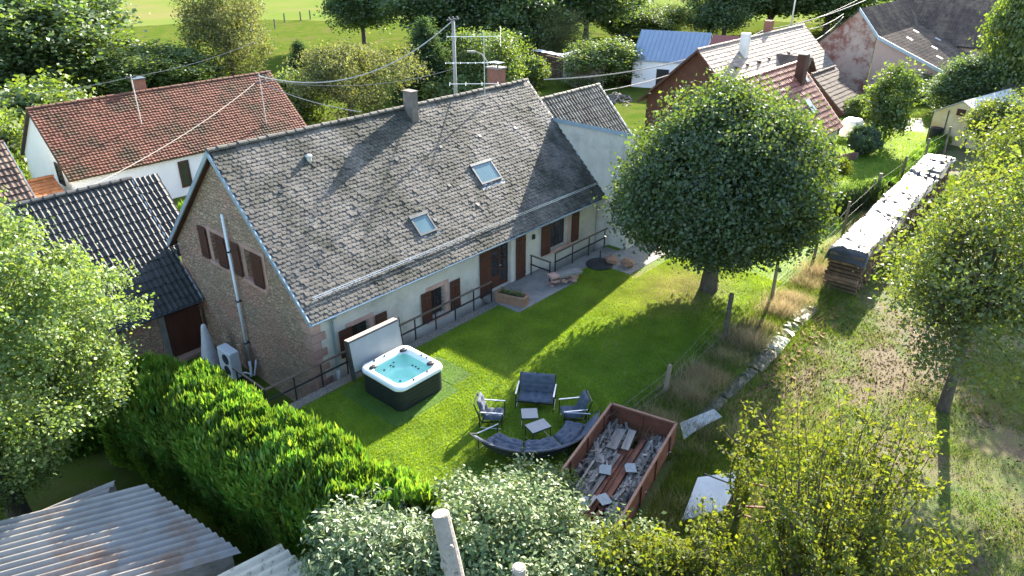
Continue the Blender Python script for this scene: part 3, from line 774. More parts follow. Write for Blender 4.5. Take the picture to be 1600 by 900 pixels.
def simple_window(h, a, b, y, z0, z1, mat_f=None, axis='y', sgn=-1):
    """frame and pane fixed on the wall plane; axis 'y': wall at local y, axis 'x': wall at local x=y"""
    f = .08; mat_f = mat_f or m_ivory
    def bx(mb, u0,u1,z0_,z1_,d0,d1):
        if axis == 'y': mb.box((u0,min(y+sgn*d0,y+sgn*d1),z0_),(u1,max(y+sgn*d0,y+sgn*d1),z1_))
        else: mb.box((min(y+sgn*d0,y+sgn*d1),u0,z0_),(max(y+sgn*d0,y+sgn*d1),u1,z1_))
        return mb
    m = MB(); bx(m,a,b,z0,z0+f,.002,.06); bx(m,a,b,z1-f,z1,.002,.06); bx(m,a,a+f,z0+f,z1-f,.002,.06); bx(m,b-f,b,z0+f,z1-f,.002,.06)
    w_ = lpart('window', m, mat_f, h)
    p = part('pane', bx(MB(),a+f,b-f,z0+f,z1-f,.002,.02), m_glass, w_, world=False)
    return w_

PAN = pantile(0.235, 0.42, 0.026, lip=0.07); PANS = pantile(0.225, 0.40, 0.05)
# dark pantile shed against the gable
shed, srf = ghouse('stone_shed', 'stone shed with dark pantile roof built against the farmhouse gable', (6.6,31.0,-1.85), 0, 4.55, 4.32, 4.3, 2.3, 2.3, 6.35, m_stone, m_anthr, PANS, 0.215, 0.36, 0.0, 0.28, 300, cat='shed', edge=m_zinc, seed=5)
ext = MB().prism([(4.55,-2.75,3.65),(5.6,-2.75,3.65),(5.6,0,6.23),(4.55,0,6.23)],(0,0,.1)); rend = part('roof_end', ext, m_slab, srf, world=False)
_t = math.atan2(4.05,4.32); _v = np.array([0,math.cos(_t),math.sin(_t)])
tile_field(rend, shed, np.array([4.55,-2.75,3.75]), (1,0,0), _v, 5, 10, .21, .375, PANS, m_anthr, 50, seed=6)
lpart('barn_door', MB().box((3.05,-4.10,0.12),(4.46,-4.045,2.0)), m_shut, shed)
lpart('door_post', MB().box((2.8,-4.12,0),(3.03,-4.04,2.1)), m_conc, shed)
lpart('door_step', MB().box((2.9,-4.5,0),(4.5,-4.13,0.14)), m_sand, shed)
lpart('gutter', MB().tube([(-.1,-4.38,2.24),(4.5,-4.38,2.24)], .06, 7), m_zincd, shed)
# white house with long red roof
wh, wrf = ghouse('white_house', 'white house with long mossy red pantile roof behind the farmhouse', (13.2,49.5,-2.2), 0, 15.6, 4.0, 4.0, 3.0, 3.0, 6.4, m_white, m_red, pantile(.21,.26,.018,lip=.066), 0.21, 0.205, .2, .25, 0, gablem=m_cream, seed=7)
simple_window(wh, -2.6, -1.7, 0, 2.3, 3.6, m_timber, 'x', -1)
simple_window(wh, 6.2, 6.9, -3.75, 0.9, 2.6, m_timber)
simple_window(wh, 10.2, 11.2, -3.75, 1.2, 2.5, m_ivory)
cc = lpart('chimney', MB().box((6.3,0.2,5.6),(6.95,.85,7.15)), m_brick, wh); part('chimney_cap', MB().box((6.24,.14,7.152),(7.01,.91,7.22)), m_zincd, cc, world=False)
mast = lpart('service_mast', MB().tube([(5.3,-1.9,4.75),(5.3,-1.9,7.9)], .035, 6), m_alu, wh)
part('cross_arm', MB().tube([(5.0,-1.9,7.7),(5.6,-1.9,7.7)], .03, 5).lathe([(.06,0),(.06,.12)],(5.05,-1.9,7.7),8).lathe([(.06,0),(.06,.12)],(5.5,-1.9,7.7),8), m_zincd, mast, world=False)
mast2 = lpart('service_mast', MB().tube([(13.0,-3.3,3.4),(13.0,-3.3,7.1)], .035, 6), m_alu, wh)
part('cross_arm', MB().tube([(12.6,-3.3,6.9),(13.4,-3.3,6.9)], .03, 5).tube([(12.6,-3.3,6.5),(13.4,-3.3,6.5)], .03, 5), m_zincd, mast2, world=False)
# orange roofed hut and grey-brown roof at the picture's edge
hut, _ = ghouse('orange_roof_hut', 'small hut with bright orange tile roof beside the white house gable', (9.9,46.6,-2.2), 0, 2.6, 3.2, 2.0, 1.7, 1.7, 3.1, m_cream, m_orange, flat_tile(.22,.34), .22, .28, .1, .2, 0, cat='hut', seed=9)
lpart('roof_hatch', MB().box((.7,-1.9,2.33),(1.2,-1.3,2.6)), m_alu, hut)
eh, _ = ghouse('neighbour_cottage', 'cottage with weathered brown pantile roof partly behind the maple tree', (0.5,43.0,-2.2), 0, 9.2, 4.6, 4.6, 2.0, 2.0, 6.3, m_cream, m_brown, PAN, .235, .37, .2, .25, 0, seed=10, edge=m_zinc)
# annex with old pantiles behind the farmhouse
an, arf = ghouse('annex', 'annex with weathered grey pantile roof behind the farmhouse wing', (28.2,26.6,-1.85), 0, 9.4, 3.9, 3.9, 2.9, 2.9, 6.85, m_plaster, m_annex, pantile(.26,.44,.06), .255, .40, .2, .25, 300, edge=m_zinc, seed=12, cat='building')
# pale roofed house
ph, prf = ghouse('timber_gable_house', 'long house with pale tile roof and dark timber gable beyond the linden', (53.1,28.05,-1.9), 0, 19.0, 4.95, 4.95, 2.6, 2.6, 7.16, m_cream, m_pale, flat_tile(.30,.46), .30, .36, .6, .5, 0, gablem=m_timber, edge=m_timber, seed=14)
for q in ((1122,88),(1148,84),(1172,80),(1193,75),(1213,70),(1236,62)):
    pass
cx_ = lpart('chimney', MB().box((5.0,-1.3,5.3),(5.6,-.7,7.9)), m_ivory, ph)
cx2 = lpart('chimney', MB().box((12.5,.2,6.5),(13.2,.8,8.1)), m_brick, ph)
for i in range(6):
    x = 2.6+i*2.0; y = -1.75 + .1*(i%2); z = 7.16-1.75*(7.16-2.6)/4.95
    lpart('roof_vent', MB().prism([(x,y-.2,z-.1),(x,y-.2,z+.14),(x,y+.25,z+.16)],(.22,0,0)), m_timber, ph)
ds = lpart('dormer', MB().prism([(9.4,-4.4,2.4),(11.6,-4.4,2.4),(11.6,-4.4,4.6),(10.5,-4.4,5.6),(9.4,-4.4,4.6)],(0,2.8,0)), m_timber, ph)
part('dormer_roof', MB().prism([(9.1,-4.75,4.35),(10.5,-4.75,5.65),(10.5,-4.75,5.78),(9.0,-4.75,4.38)],(0,3.8,0)).prism([(11.9,-4.75,4.35),(12.0,-4.75,4.38),(10.5,-4.75,5.78),(10.5,-4.75,5.65)],(0,3.8,0)), m_brown, ds, world=False)
part('pane', MB().box((10.0,-4.43,3.2),(11.0,-4.405,4.3)), m_glass, ds, world=False)
lt, _ = ghouse('brown_roof_outbuilding', 'outbuilding with plain brown roof between timber-gabled house and pink barn', (62.3,22.6,-1.6), 0, 4.6, 3.2, 2.2, 1.6, 2.4, 4.4, m_timber, m_darkbrown, flat_tile(.3,.46), .3, .4, .3, .3, 0, cat='outbuilding', seed=15)
# bright red roof with skylights
rh, rrf = ghouse('red_roof_house', 'house with bright red pantile roof, two skylights and a dark chimney right of the linden', (44.2,20.75,-.7), 0, 9.75, 3.85, 2.4, 1.7, 3.3, 5.7, m_cream, m_red2, PAN, .24, .40, .2, .25, 300, seed=16, edge=m_ivory)
cr_ = lpart('chimney', MB().box((7.75,-1.25,4.1),(8.35,-.65,6.55)), m_timber, rh); part('chimney_cap', MB().box((7.7,-1.3,6.552),(8.4,-.6,6.65)), m_alu, cr_, world=False)
trd = (5.7-1.7)/3.85
def rh_sky(x0,x1,y0,y1):
    m = Matrix.Rotation(math.atan(trd),4,'X'); m.translation = (x0,y0,5.7+y0*trd)
    s = lpart('skylight', MB().box((0,0,0.02),(x1-x0,(y1-y0)/math.cos(math.atan(trd)),.13),m), m_zincd, rh)
    part('pane', MB().box((.07,.09,.131),(x1-x0-.07,(y1-y0)/math.cos(math.atan(trd))-.09,.14),m), m_skyglass, s, world=False)
rh_sky(6.7,7.5,-2.75,-1.9); rh_sky(8.75,9.25,-1.15,-.6)
# pink stone barn, long front slope
pb = thing('pink_stone_barn', 'big barn with patchy pink stone gable and brown pantile roof at the back', 'barn', (76,24.2,-1.2))
gy = [(15.3,1.62),(22.1,4.36),(24.25,6.69),(31.5,-.2)]
part('gable_wall', MB().poly([(76,22.35,-1.2),(76,31.2,-1.2),(76,31.2,-.1),(76,24.25,6.6),(76,22.35,4.55)]), m_pinkw, pb)
part('lean_to_wall', MB().poly([(76.02,15.6,-1.2),(76.02,22.3,-1.2),(76.02,22.3,4.35),(76.02,15.6,1.65)]), m_pinkp, pb)
part('wall', MB().poly([(76,15.6,-1.2),(96,15.6,-1.2),(96,15.6,1.6),(76,15.6,1.6)]), m_pinkp, pb)
rb = MB()
for (y0,z0),(y1,z1) in zip(gy[:-1], gy[1:]):
    rb.prism([(75.75,y0,z0-.1),(97,y0,z0-.1),(97,y1,z1-.1),(75.75,y1,z1-.1)],(0,0,.09))
prb = part('roof', rb, m_slab, pb)
hb2 = np.array(pb.location)
for k_,((y0,z0),(y1,z1)) in enumerate(zip(gy[:2], gy[1:3])):
    s_ = math.hypot(y1-y0,z1-z0); v = np.array([0,(y1-y0)/s_,(z1-z0)/s_])
    tile_field(prb, pb, np.array([75.75,y0,z0])-hb2-v*.05, (1,0,0), v, 70, int(round(s_/.38)), 21.25/70, s_/round(s_/.38), pantile(.31,.46,.06), m_brown, 0, seed=20+k_)
part('verge_flashing', MB().prism([(75.68,15.25,1.45),(75.68,22.1,4.2),(75.68,22.1,4.5),(75.68,15.25,1.75)],(.09,0,0)).prism([(75.68,22.1,4.2),(75.68,24.25,6.55),(75.68,24.25,6.83),(75.68,22.1,4.5)],(.09,0,0)), m_zinc, prb)
for q in ((82,18.4),(84.5,21.0),(80.5,20.4),(79.5,17.2),(86,19.2)):
    z = 1.62+(q[1]-15.3)*(4.36-1.62)/6.8
    part('glass_tile', MB().prism([(q[0],q[1],z+.08),(q[0]+.45,q[1],z+.08),(q[0]+.45,q[1]+.55,z+.3),(q[0],q[1]+.55,z+.3)],(0,0,.03)), m_ivory, prb)
bw, _ = ghouse('brown_roof_barn_wing', 'barn wing with dark brown tile roof behind the pink stone barn', (91.5,25.0,-1.2), R(-90), 16, 4.6, 4.6, 4.0, 4.0, 8.2, m_pinkp, m_brown, pantile(.31,.46,.06), .30, .40, .2, .3, 0, cat='barn', seed=23)
# metal roofed barn
bb, brf = ghouse('metal_barn', 'barn with blue-grey sheet metal roof and white wall behind the log stacks', (71.9,45.2,-2.4), R(-70), 7.2, 4.0, 4.0, 3.35, 3.35, 5.9, m_white, m_bluemetal, None, ovg=.15, ove=.25, cat='barn', ridge=False)
sm = MB()
for i in range(16):
    x = -.1+i*.485; sm.bar((x,-4.0,3.37),(x,0,5.92),.05,.05)
part('seam', sm, m_bluemetal, brf, world=False)
lpart('barn_door', MB().box((2.6,-3.80,0),(3.9,-3.755,2.5)), m_dark, bb)
rb2, _ = ghouse('red_metal_barn', 'barn with dull red sheet metal roof next to the blue-grey barn', (74.55,38.0,-2.4), R(-78), 6, 4.0, 4.0, 3.3, 3.3, 5.75, m_white, m_redmetal, None, ovg=.1, ove=.25, cat='barn', ridge=False)
lb = thing('lean_to_shed', 'low shed with pale sheet roof behind the fruit tree', 'shed', (66,48,-2.4)); part('roof', MB().prism([(63.5,48.5,.6),(66.5,52.5,.7),(69.5,49.5,1.5),(66.5,45.6,1.4)],(0,0,.08)), m_greysheet, lb); part('wall', MB().prism([(64,48.6,-2.4),(66.5,51.8,-2.4),(69,49.4,-2.4),(66.5,46.2,-2.4)],(0,0,2.9)), m_oldwood, lb)

# corrugated sheds in the corner
def corrugated(name, label, corners, mat, pitch=0.26, amp=0.06, wallh=None, wallz=-1.85):
    """corners: a,b along the corrugation's cross direction at one end, c,d the far end (a->d along the waves)"""
    a,b,c,d = [Vector(p) for p in corners]
    h = thing(name, label, 'shed', ((a.x+c.x)/2,(a.y+c.y)/2,wallz))
    n = int((b-a).length/pitch)*6
    nr = (b-a).cross(d-a).normalized()
    if nr.z < 0: nr = -nr
    mb = MB(); rows = 5
    for j in range(rows+1):
        for i in range(n+1):
            s = i/n; t_ = j/rows
            p = a.lerp(b,s).lerp(d.lerp(c,s), t_)
            mb.v.append(tuple(p + nr*(amp*math.sin(2*math.pi*s*(b-a).length/pitch) + (.012 if j in (2,3) else 0) + .004*math.sin(i*1.7+j))))
    for j in range(rows):
        for i in range(n): mb.f.append((j*(n+1)+i, j*(n+1)+i+1, (j+1)*(n+1)+i+1, (j+1)*(n+1)+i))
    part('roof_sheet', mb, mat, h, smooth=True)
    wl = MB(); cs = [a,b,c,d]; ce = (a+b+c+d)/4
    q = [p.lerp(ce,.05)-Vector((0,0,.06)) for p in cs]
    for i in range(4):
        p0,p1 = q[i],q[(i+1)%4]; wl.poly([(p0.x,p0.y,wallz),(p1.x,p1.y,wallz),p1,p0])
    part('wall', wl, m_oldwood, h)
    return h
A = G(228,757,0.55); B = G(377,862,0.35)
dirw = (G(0,815,.55)-A).normalized()
corrugated('corrugated_shed', 'shed with grey corrugated roof stained rusty below the maple tree', (A, B, B+dirw*6.5, A+dirw*6.5), m_fibre)
A2 = G(437,850,0.75); B2 = G(478,884,.7); d2 = (G(330,905,.75)-A2).normalized()
corrugated('corrugated_lean_to', 'lean-to with pale mossy corrugated roof at the hedge end', (A2, B2+(B2-A2)*1.2, B2+(B2-A2)*1.2+d2*3.2, A2+d2*3.2), m_fibre2)
A3 = G(182,750,0.5); B3 = G(165,775,.45); d3 = (G(60,800,.5)-A3).normalized()
corrugated('corrugated_canopy', 'small corrugated canopy almost hidden beneath the maple branches', (A3, A3+(B3-A3)*1.6, A3+(B3-A3)*1.6+d3*2.2, A3+d3*2.2), m_fibre)
# ------------------------------------------------------------------ railings
def railing(name, label, pts, posts, h=0.95, light=False):
    p0 = pts[0]; t_ = thing(name, label, 'railing', p0)
    for p in posts: part('post', MB().box((p[0]-.02,p[1]-.02,p[2]-.05),(p[0]+.02,p[1]+.02,p[2]+h-.03)), m_frame, t_)
    for a,b in zip(pts[:-1],pts[1:]):
        for zz, wd, ht in ((h,.07,.05),(h*.55,.045,.05)):
            part('rail', MB().bar((a[0],a[1],a[2]+zz),(b[0],b[1],b[2]+zz),wd,ht), m_shutrail if zz > .8 else m_frame, t_)
    return t_
m_shutrail = M('mat_rail_wood', (0.085,0.06,0.05), (0.12,0.09,0.075), 5, 0.32, 0.2, 30, spec=0.6)
Yr = 18.38
railing('railing', 'long dark handrail along the gravel strip behind the hot tub', [(9.0,Yr+1.9,0.0),(9.0,Yr,0.0),(19.3,Yr,0)], [(9.0+i*1.03,Yr,0) for i in range(11)]+[(9.0,Yr+1.7,0)])
railing('railing', 'dark two-bar handrail beside the path near the linden', [(23.2,18.22,0),(27.2,18.22,0)], [(23.25+i*1.25,18.22,0) for i in range(4)])
railing('railing', 'short dark handrail standing out from the wall beside the door', [(22.35,18.9,0),(22.35,17.75,0)], [(22.35,18.85,0),(22.35,17.8,0)])

# ------------------------------------------------------------------ hot tub
SX0,SX1,SY0,SY1 = 11.78,13.78,15.25,17.30
spa = thing('hot_tub', 'square hot tub with dark sides, white rim and clear turquoise water', 'hot tub', ((SX0+SX1)/2,(SY0+SY1)/2,0))
w2, d2_ = (SX1-SX0)/2, (SY1-SY0)/2
def rrect(wx, wy, r, z, n=6):
    out = []
    for cx,cy,a0 in ((wx-r,wy-r,0),(-wx+r,wy-r,90),(-wx+r,-wy+r,180),(wx-r,-wy+r,270)):
        for i in range(n+1):
            a = R(a0+90*i/n); out.append((cx+r*math.cos(a), cy+r*math.sin(a), z))
    return out
def loft(rings, close_bottom=False, close_top=False):
    mb = MB(); n = len(rings[0])
    for r_ in rings: mb.v += r_
    for j in range(len(rings)-1):
        for i in range(n): mb.f.append((j*n+i, j*n+(i+1)%n, (j+1)*n+(i+1)%n, (j+1)*n+i))
    if close_bottom: mb.f.append(tuple(range(n-1,-1,-1)))
    if close_top: mb.f.append(tuple((len(rings)-1)*n+i for i in range(n)))
    return mb
cab = loft([rrect(w2-.05,d2_-.05,.26,0.0),rrect(w2-.03,d2_-.03,.28,.08),rrect(w2-.03,d2_-.03,.28,.84)], True)
part('cabinet', cab, m_spa, spa, world=False)
cs = MB()
for sx_,sy_ in ((1,1),(1,-1),(-1,1),(-1,-1)):
    x,y = sx_*(w2-.09), sy_*(d2_-.09)
sk = MB()
for k_ in range(5):
    z = .12+k_*.145
    sk.box((-w2+.28,-d2_+.018,z),(w2-.28,-d2_+.029,z+.012)); sk.box((-w2+.018,-d2_+.28,z),(-w2+.029,d2_-.28,z+.012))
part('panel_groove', sk, m_blackp, spa, world=False, kind='stuff')
rim = loft([rrect(w2,d2_,.3,.80),rrect(w2+.01,d2_+.01,.3,.88),rrect(w2-.02,d2_-.02,.28,.94),rrect(w2-.10,d2_-.10,.24,.955),rrect(w2-.2,d2_-.2,.3,.93),rrect(w2-.26,d2_-.26,.34,.84)])
part('rim', rim, m_acryl, spa, smooth=True, world=False)
# basin with seats: polar rings with seat lumps
bs = MB(); nr, na = 16, 48
def basin_z(x, y):
    u, v = x/(w2-.24), y/(d2_-.24); r_ = max(abs(u),abs(v)); r2 = math.hypot(u,v)
    z = .84 - .27*smooth(1.02,.80,r_) - .26*smooth(.55,.36,r2)
    z -= .06*math.exp(-((u-.55)**2+(v-.6)**2)/.05) + .05*math.exp(-((u+.55)**2+(v+.55)**2)/.06) - .05*math.exp(-((u+.6)**2+(v-.1)**2)/.03)
    return z
N = 40
for j in range(N+1):
    for i in range(N+1):
        x = (i/N*2-1)*(w2-.24); y = (j/N*2-1)*(d2_-.24); bs.v.append((x,y,basin_z(x,y)))
for j in range(N):
    for i in range(N): bs.f.append((j*(N+1)+i,j*(N+1)+i+1,(j+1)*(N+1)+i+1,(j+1)*(N+1)+i))
basin = part('basin', bs, m_aqua, spa, smooth=True, world=False)
def watermat():
    m = bpy.data.materials.new('mat_water'); m.use_nodes = True; t_ = m.node_tree; n = t_.nodes; L = t_.links
    n.remove(n['Principled BSDF']); tr = n.new('ShaderNodeBsdfTransparent'); tr.inputs[0].default_value = (0.84,1.0,0.93,1)
    gl = n.new('ShaderNodeBsdfGlossy'); gl.inputs['Roughness'].default_value = 0.03; gl.inputs[0].default_value = (1,1,1,1)
    nz = n.new('ShaderNodeTexNoise'); nz.inputs['Scale'].default_value = 7; nz.inputs['Detail'].default_value = 3
    tc = n.new('ShaderNodeTexCoord'); L.new(tc.outputs['Object'], nz.inputs['Vector'])
    bp = n.new('ShaderNodeBump'); bp.inputs['Strength'].default_value = .35; bp.inputs['Distance'].default_value = .03; L.new(nz.outputs['Fac'], bp.inputs['Height'])
    fr = n.new('ShaderNodeFresnel'); fr.inputs[0].default_value = 1.22
    L.new(bp.outputs[0], fr.inputs['Normal']); L.new(bp.outputs[0], gl.inputs['Normal'])
    mx = n.new('ShaderNodeMixShader'); L.new(fr.outputs[0], mx.inputs[0]); L.new(tr.outputs[0], mx.inputs[1]); L.new(gl.outputs[0], mx.inputs[2]); L.new(mx.outputs[0], n['Material Output'].inputs[0])
    return m
wm_ = MB(); wm_.poly(rrect(w2-.27,d2_-.27,.33,.80)); part('water', wm_, watermat(), spa, world=False)
for (x,y,rz_) in ((.66,.70,0),(-.70,.62,.5),(.70,-.62,.3)):
    b = loft([[(x+1.25*a_*math.cos(R(k_*30))*.12, y+a_*math.sin(R(k_*30))*.10, .945+h_) for k_ in range(12)] for a_,h_ in ((1,0),(1.05,.03),(.8,.055),(.3,.065))], False, True)
    part('headrest', b, m_blackp, spa, smooth=True, world=False)
jets = [(-.55,.2,.62),(-.5,.3,.64),(-.58,.35,.66),(-.25,.66,.68),(.05,.68,.68),(.2,.7,.68),(.12,.62,.62),(.6,.2,.66),(.62,.05,.66),(.6,-.1,.66),(-.3,-.55,.6),(-.45,-.5,.62),(.15,-.6,.66),(.3,-.62,.66),(-.05,.1,.22),(-.1,-.15,.22),(.45,-.5,.6),(-.6,-.2,.66)]
for x,y,z in jets:
    z = basin_z(x,y)+.012
    part('jet', MB().lathe([(.035,-.01),(.035,.008),(.018,.012)],(x,y,z),10), m_blackp, basin, world=False)
for x,y in ((0,.86),(-.42,.88),(.86,.0),(.87,-.25),(.3,-.88),(-.3,-.9)): part('control_knob', MB().lathe([(.045,0),(.045,.025),(.03,.032)],(x,y*d2_/1.0 if abs(y)>.8 else y,.95),12), m_zincd, spa, world=False)
# folded cover standing on the house side
cov = thing('hot_tub_cover', 'folded hot tub cover with pale lining standing upright behind the tub', 'cover', ((SX0+SX1)/2, SY1+.14, 0.62))
cx0, cx1 = -w2-.06, w2+.04
tilt = Matrix.Rotation(R(-9),4,'X')
part('lining', MB().box((cx0+.02,-.005,.05),(cx1-.02,.01,1.10),tilt), m_coverin, cov, world=False)
part('panel', MB().bevbox((cx0,.011,.0),(cx1,.12,1.14),.02,tilt), m_cover, cov, world=False)
part('panel', MB().bevbox((cx0,.135,.0),(cx1,.25,1.16),.02,tilt), m_cover, cov, world=False)
part('top_edge', MB().box((cx0+.01,.0,1.145),(cx1-.01,.245,1.175),tilt), m_covertan, cov, world=False)
part('skirt', MB().box((cx0-.02,.03,-.3),(cx0-.003,.24,1.1),tilt), m_cover, cov, world=False)
for x in (cx0-.05,cx1+.05): part('lifter_arm', MB().tube([(x,-.1,-.1),(x,.06,.2),(x,.2,1.2)],.02,6), m_frame, cov, world=False)
# artificial turf mats
single('turf_mat', MB().box((11.25,14.85,.012),(13.98,17.75,.022)), m_turf, 'square green artificial turf mat beneath the hot tub', 'mat')
single('turf_mat', MB().box((14.02,15.2,.012),(14.95,17.0,.022)), m_turf, 'narrow artificial turf mat on the lawn right of the hot tub', 'mat')

# ------------------------------------------------------------------ lawn furniture
def cushion(wd, dp, th, nx=3, ny=2, seed=0, n=7, rag=.015):
    r = np.random.default_rng(seed); mb = MB(); NX, NY = nx*n, ny*n
    def top(u, v):
        e = (1-abs(2*u-1)**5)*(1-abs(2*v-1)**5); z = th*(.35+.65*max(0,e)**.45)
        for i in range(nx):
            for j in range(ny):
                du = (u-(i+.5)/nx)*wd; dv = (v-(j+.5)/ny)*dp; z -= th*.62*math.exp(-(du*du+dv*dv)/.007)
        for i in range(1,nx): z -= th*.30*math.exp(-((u-i/nx)*wd)**2/.0012)
        for j in range(1,ny): z -= th*.30*math.exp(-((v-j/ny)*dp)**2/.0012)
        return z
    idx = {}
    for s in (1,0):
        for j in range(NY+1):
            for i in range(NX+1):
                u,v = i/NX, j/NY; k = 1-.03*(abs(2*v-1)**2)*(abs(2*u-1)**2)
                z = top(u,v)+r.normal()*.003 if s else th*.25*(1-((1-abs(2*u-1)**6)*(1-abs(2*v-1)**6)))
                idx[s,i,j] = len(mb.v); mb.v.append(((u-.5)*wd*k,(v-.5)*dp*k,z))
    for j in range(NY):
        for i in range(NX):
            mb.f.append((idx[1,i,j],idx[1,i+1,j],idx[1,i+1,j+1],idx[1,i,j+1])); mb.f.append((idx[0,i,j],idx[0,i,j+1],idx[0,i+1,j+1],idx[0,i+1,j]))
    for i in range(NX):
        mb.f.append((idx[0,i,0],idx[0,i+1,0],idx[1,i+1,0],idx[1,i,0])); mb.f.append((idx[1,i,NY],idx[1,i+1,NY],idx[0,i+1,NY],idx[0,i,NY]))
    for j in range(NY):
        mb.f.append((idx[1,0,j],idx[1,0,j+1],idx[0,0,j+1],idx[0,0,j])); mb.f.append((idx[0,NX,j],idx[0,NX,j+1],idx[1,NX,j+1],idx[1,NX,j]))
    return mb
def seat(name, label, loc, rz, wd, cat, nb=2, group=None, shift=0):
    """faces local -y"""
    t_ = thing(name, label, cat, loc, rz, group)
    hw = wd/2; d = .70
    for s in (-1,1):
        x = s*(hw+.03)
        part('leg', MB().tube([(x,-d/2,0),(x,-d/2,.58)],.016,6), m_frame, t_, world=False)
        part('leg', MB().tube([(x,d/2,0),(x,d/2,.60)],.016,6), m_frame, t_, world=False)
        part('armrest', MB().box((x-.022,-d/2-.02,.582),(x+.022,d/2+.02,.605)), m_arm, t_, world=False)
        part('foot_bar', MB().tube([(x,-d/2,.02),(x,d/2,.02)],.015,6), m_arm, t_, world=False)
    part('seat_frame', MB().bar((-hw,-d/2+.03,.27),(hw,-d/2+.03,.27),.03).bar((-hw,d/2-.08,.20),(hw,d/2-.08,.20),.03).bar((-hw,-d/2+.03,.27),(-hw,d/2-.08,.2),.03).bar((hw,-d/2+.03,.27),(hw,d/2-.08,.2),.03), m_frame, t_, world=False)
    part('back_frame', MB().bar((-hw,d/2-.06,.2),(-hw,d/2+.17,.84),.03).bar((hw,d/2-.06,.2),(hw,d/2+.17,.84),.03).bar((-hw,d/2+.17,.84),(hw,d/2+.17,.84),.03), m_frame, t_, world=False)
    m1 = Matrix.Translation((0,-.04,.27)) @ Euler((R(-5),0,0)).to_matrix().to_4x4()
    part('seat_cushion', cushion(wd-.02,.64,.15,nb,2,3).xf(m1), m_cush, t_, smooth=True, world=False)
    m2 = Matrix.Translation((0,d/2+.02,.60)) @ Euler((R(72),0,0)).to_matrix().to_4x4()
    part('back_cushion', cushion(wd-.02,.66,.15,nb,2,4).xf(m2), m_cush, t_, smooth=True, world=False)
    return t_
CEN = Vector((14.0,11.75,0))
def facing(p): 
    d = CEN - Vector(p); return math.atan2(d.y, d.x) + math.pi/2
p = (15.08,12.45,0); seat('garden_loveseat', 'two-seat garden sofa with dark blue tufted cushions facing the low tables', p, facing(p), 1.15, 'sofa', 2)
p = (13.45,12.85,0); seat('garden_armchair', 'garden armchair with dark blue cushions on the lawn nearer the hot tub', p, facing(p)+.15, .62, 'armchair', 1, 'garden armchairs')
p = (15.2,11.05,0); seat('garden_armchair', 'garden armchair with dark blue cushions between loveseat and rusty trailer', p, facing(p)-.15, .62, 'armchair', 1, 'garden armchairs')
def low_table(loc, rz, label, wx=.52, wy=.52, h=.42):
    t_ = thing('low_table', label, 'table', loc, rz, 'low garden tables')
    part('table_top', MB().box((-wx/2,-wy/2,h),(wx/2,wy/2,h+.022)), m_ttop, t_, world=False)
    part('apron', MB().bar((-wx/2+.01,-wy/2+.01,h-.015),(wx/2-.01,-wy/2+.01,h-.015),.024).bar((-wx/2+.01,wy/2-.01,h-.015),(wx/2-.01,wy/2-.01,h-.015),.024).bar((-wx/2+.01,-wy/2+.01,h-.015),(-wx/2+.01,wy/2-.01,h-.015),.024).bar((wx/2-.01,-wy/2+.01,h-.015),(wx/2-.01,wy/2-.01,h-.015),.024), m_frame, t_, world=False)
    for sx_ in (-1,1):
        for sy_ in (-1,1): part('leg', MB().tube([(sx_*(wx/2-.02),sy_*(wy/2-.02),0),(sx_*(wx/2-.02),sy_*(wy/2-.02),h-.01)],.013,6), m_frame, t_, world=False)
        part('foot_bar', MB().tube([(sx_*(wx/2-.02),-wy/2,.015),(sx_*(wx/2-.02),wy/2,.015)],.012,6), m_arm, t_, world=False)
low_table((14.12,11.9,0), R(-45), 'small low grey table closer to the loveseat', .50,.50)
low_table((13.82,11.3,0), R(-18), 'small low grey table closer to the curved sofa', .66,.46)
# curved sofa, its back to the hedge
cv = thing('curved_sofa', 'curved garden sofa with dark blue cushions and its back to the bushes', 'sofa', (14.05,11.9,0), 0)
RAD = 1.72
def arc_cushion(a0, a1, r0, r1, z0, th, upright, nb, seed):
    mb = cushion(1, 1, th, nb, 2, seed, 6); out = []
    for x,y,z in mb.v:
        a = a0+(a1-a0)*(x+.5)
        if upright:
            rr = r1 + z*.9 * -1 + (y+.5)*.34; zz = z0 + (y+.5)*.46
        else:
            rr = r0+(r1-r0)*(y+.5); zz = z0+z - .06*(y+.5)
        out.append((rr*math.cos(a), rr*math.sin(a), zz))
    mb.v = out; return mb
A0, A1 = R(170), R(305)
for i in range(3):
    a0 = A0+(A1-A0)*i/3+.012; a1 = A0+(A1-A0)*(i+1)/3-.012
    part('seat_cushion', arc_cushion(a0,a1,RAD-.58,RAD+.02,.27,.15,False,2,i), m_cush, cv, smooth=True, world=False)
    part('back_cushion', arc_cushion(a0,a1,0,RAD+.12,.28,.15,True,2,i+5), m_cush, cv, smooth=True, world=False)
def arcpt(a,r_,z): return (r_*math.cos(a), r_*math.sin(a), z)
n_ = 18
part('seat_frame', MB().tube([arcpt(A0+(A1-A0)*i/n_,RAD-.55,.26) for i in range(n_+1)],.016,6).tube([arcpt(A0+(A1-A0)*i/n_,RAD+.05,.2) for i in range(n_+1)],.016,6), m_frame, cv, world=False)
part('back_frame', MB().tube([arcpt(A0+(A1-A0)*i/n_,RAD+.45,.72) for i in range(n_+1)],.016,6), m_frame, cv, world=False)
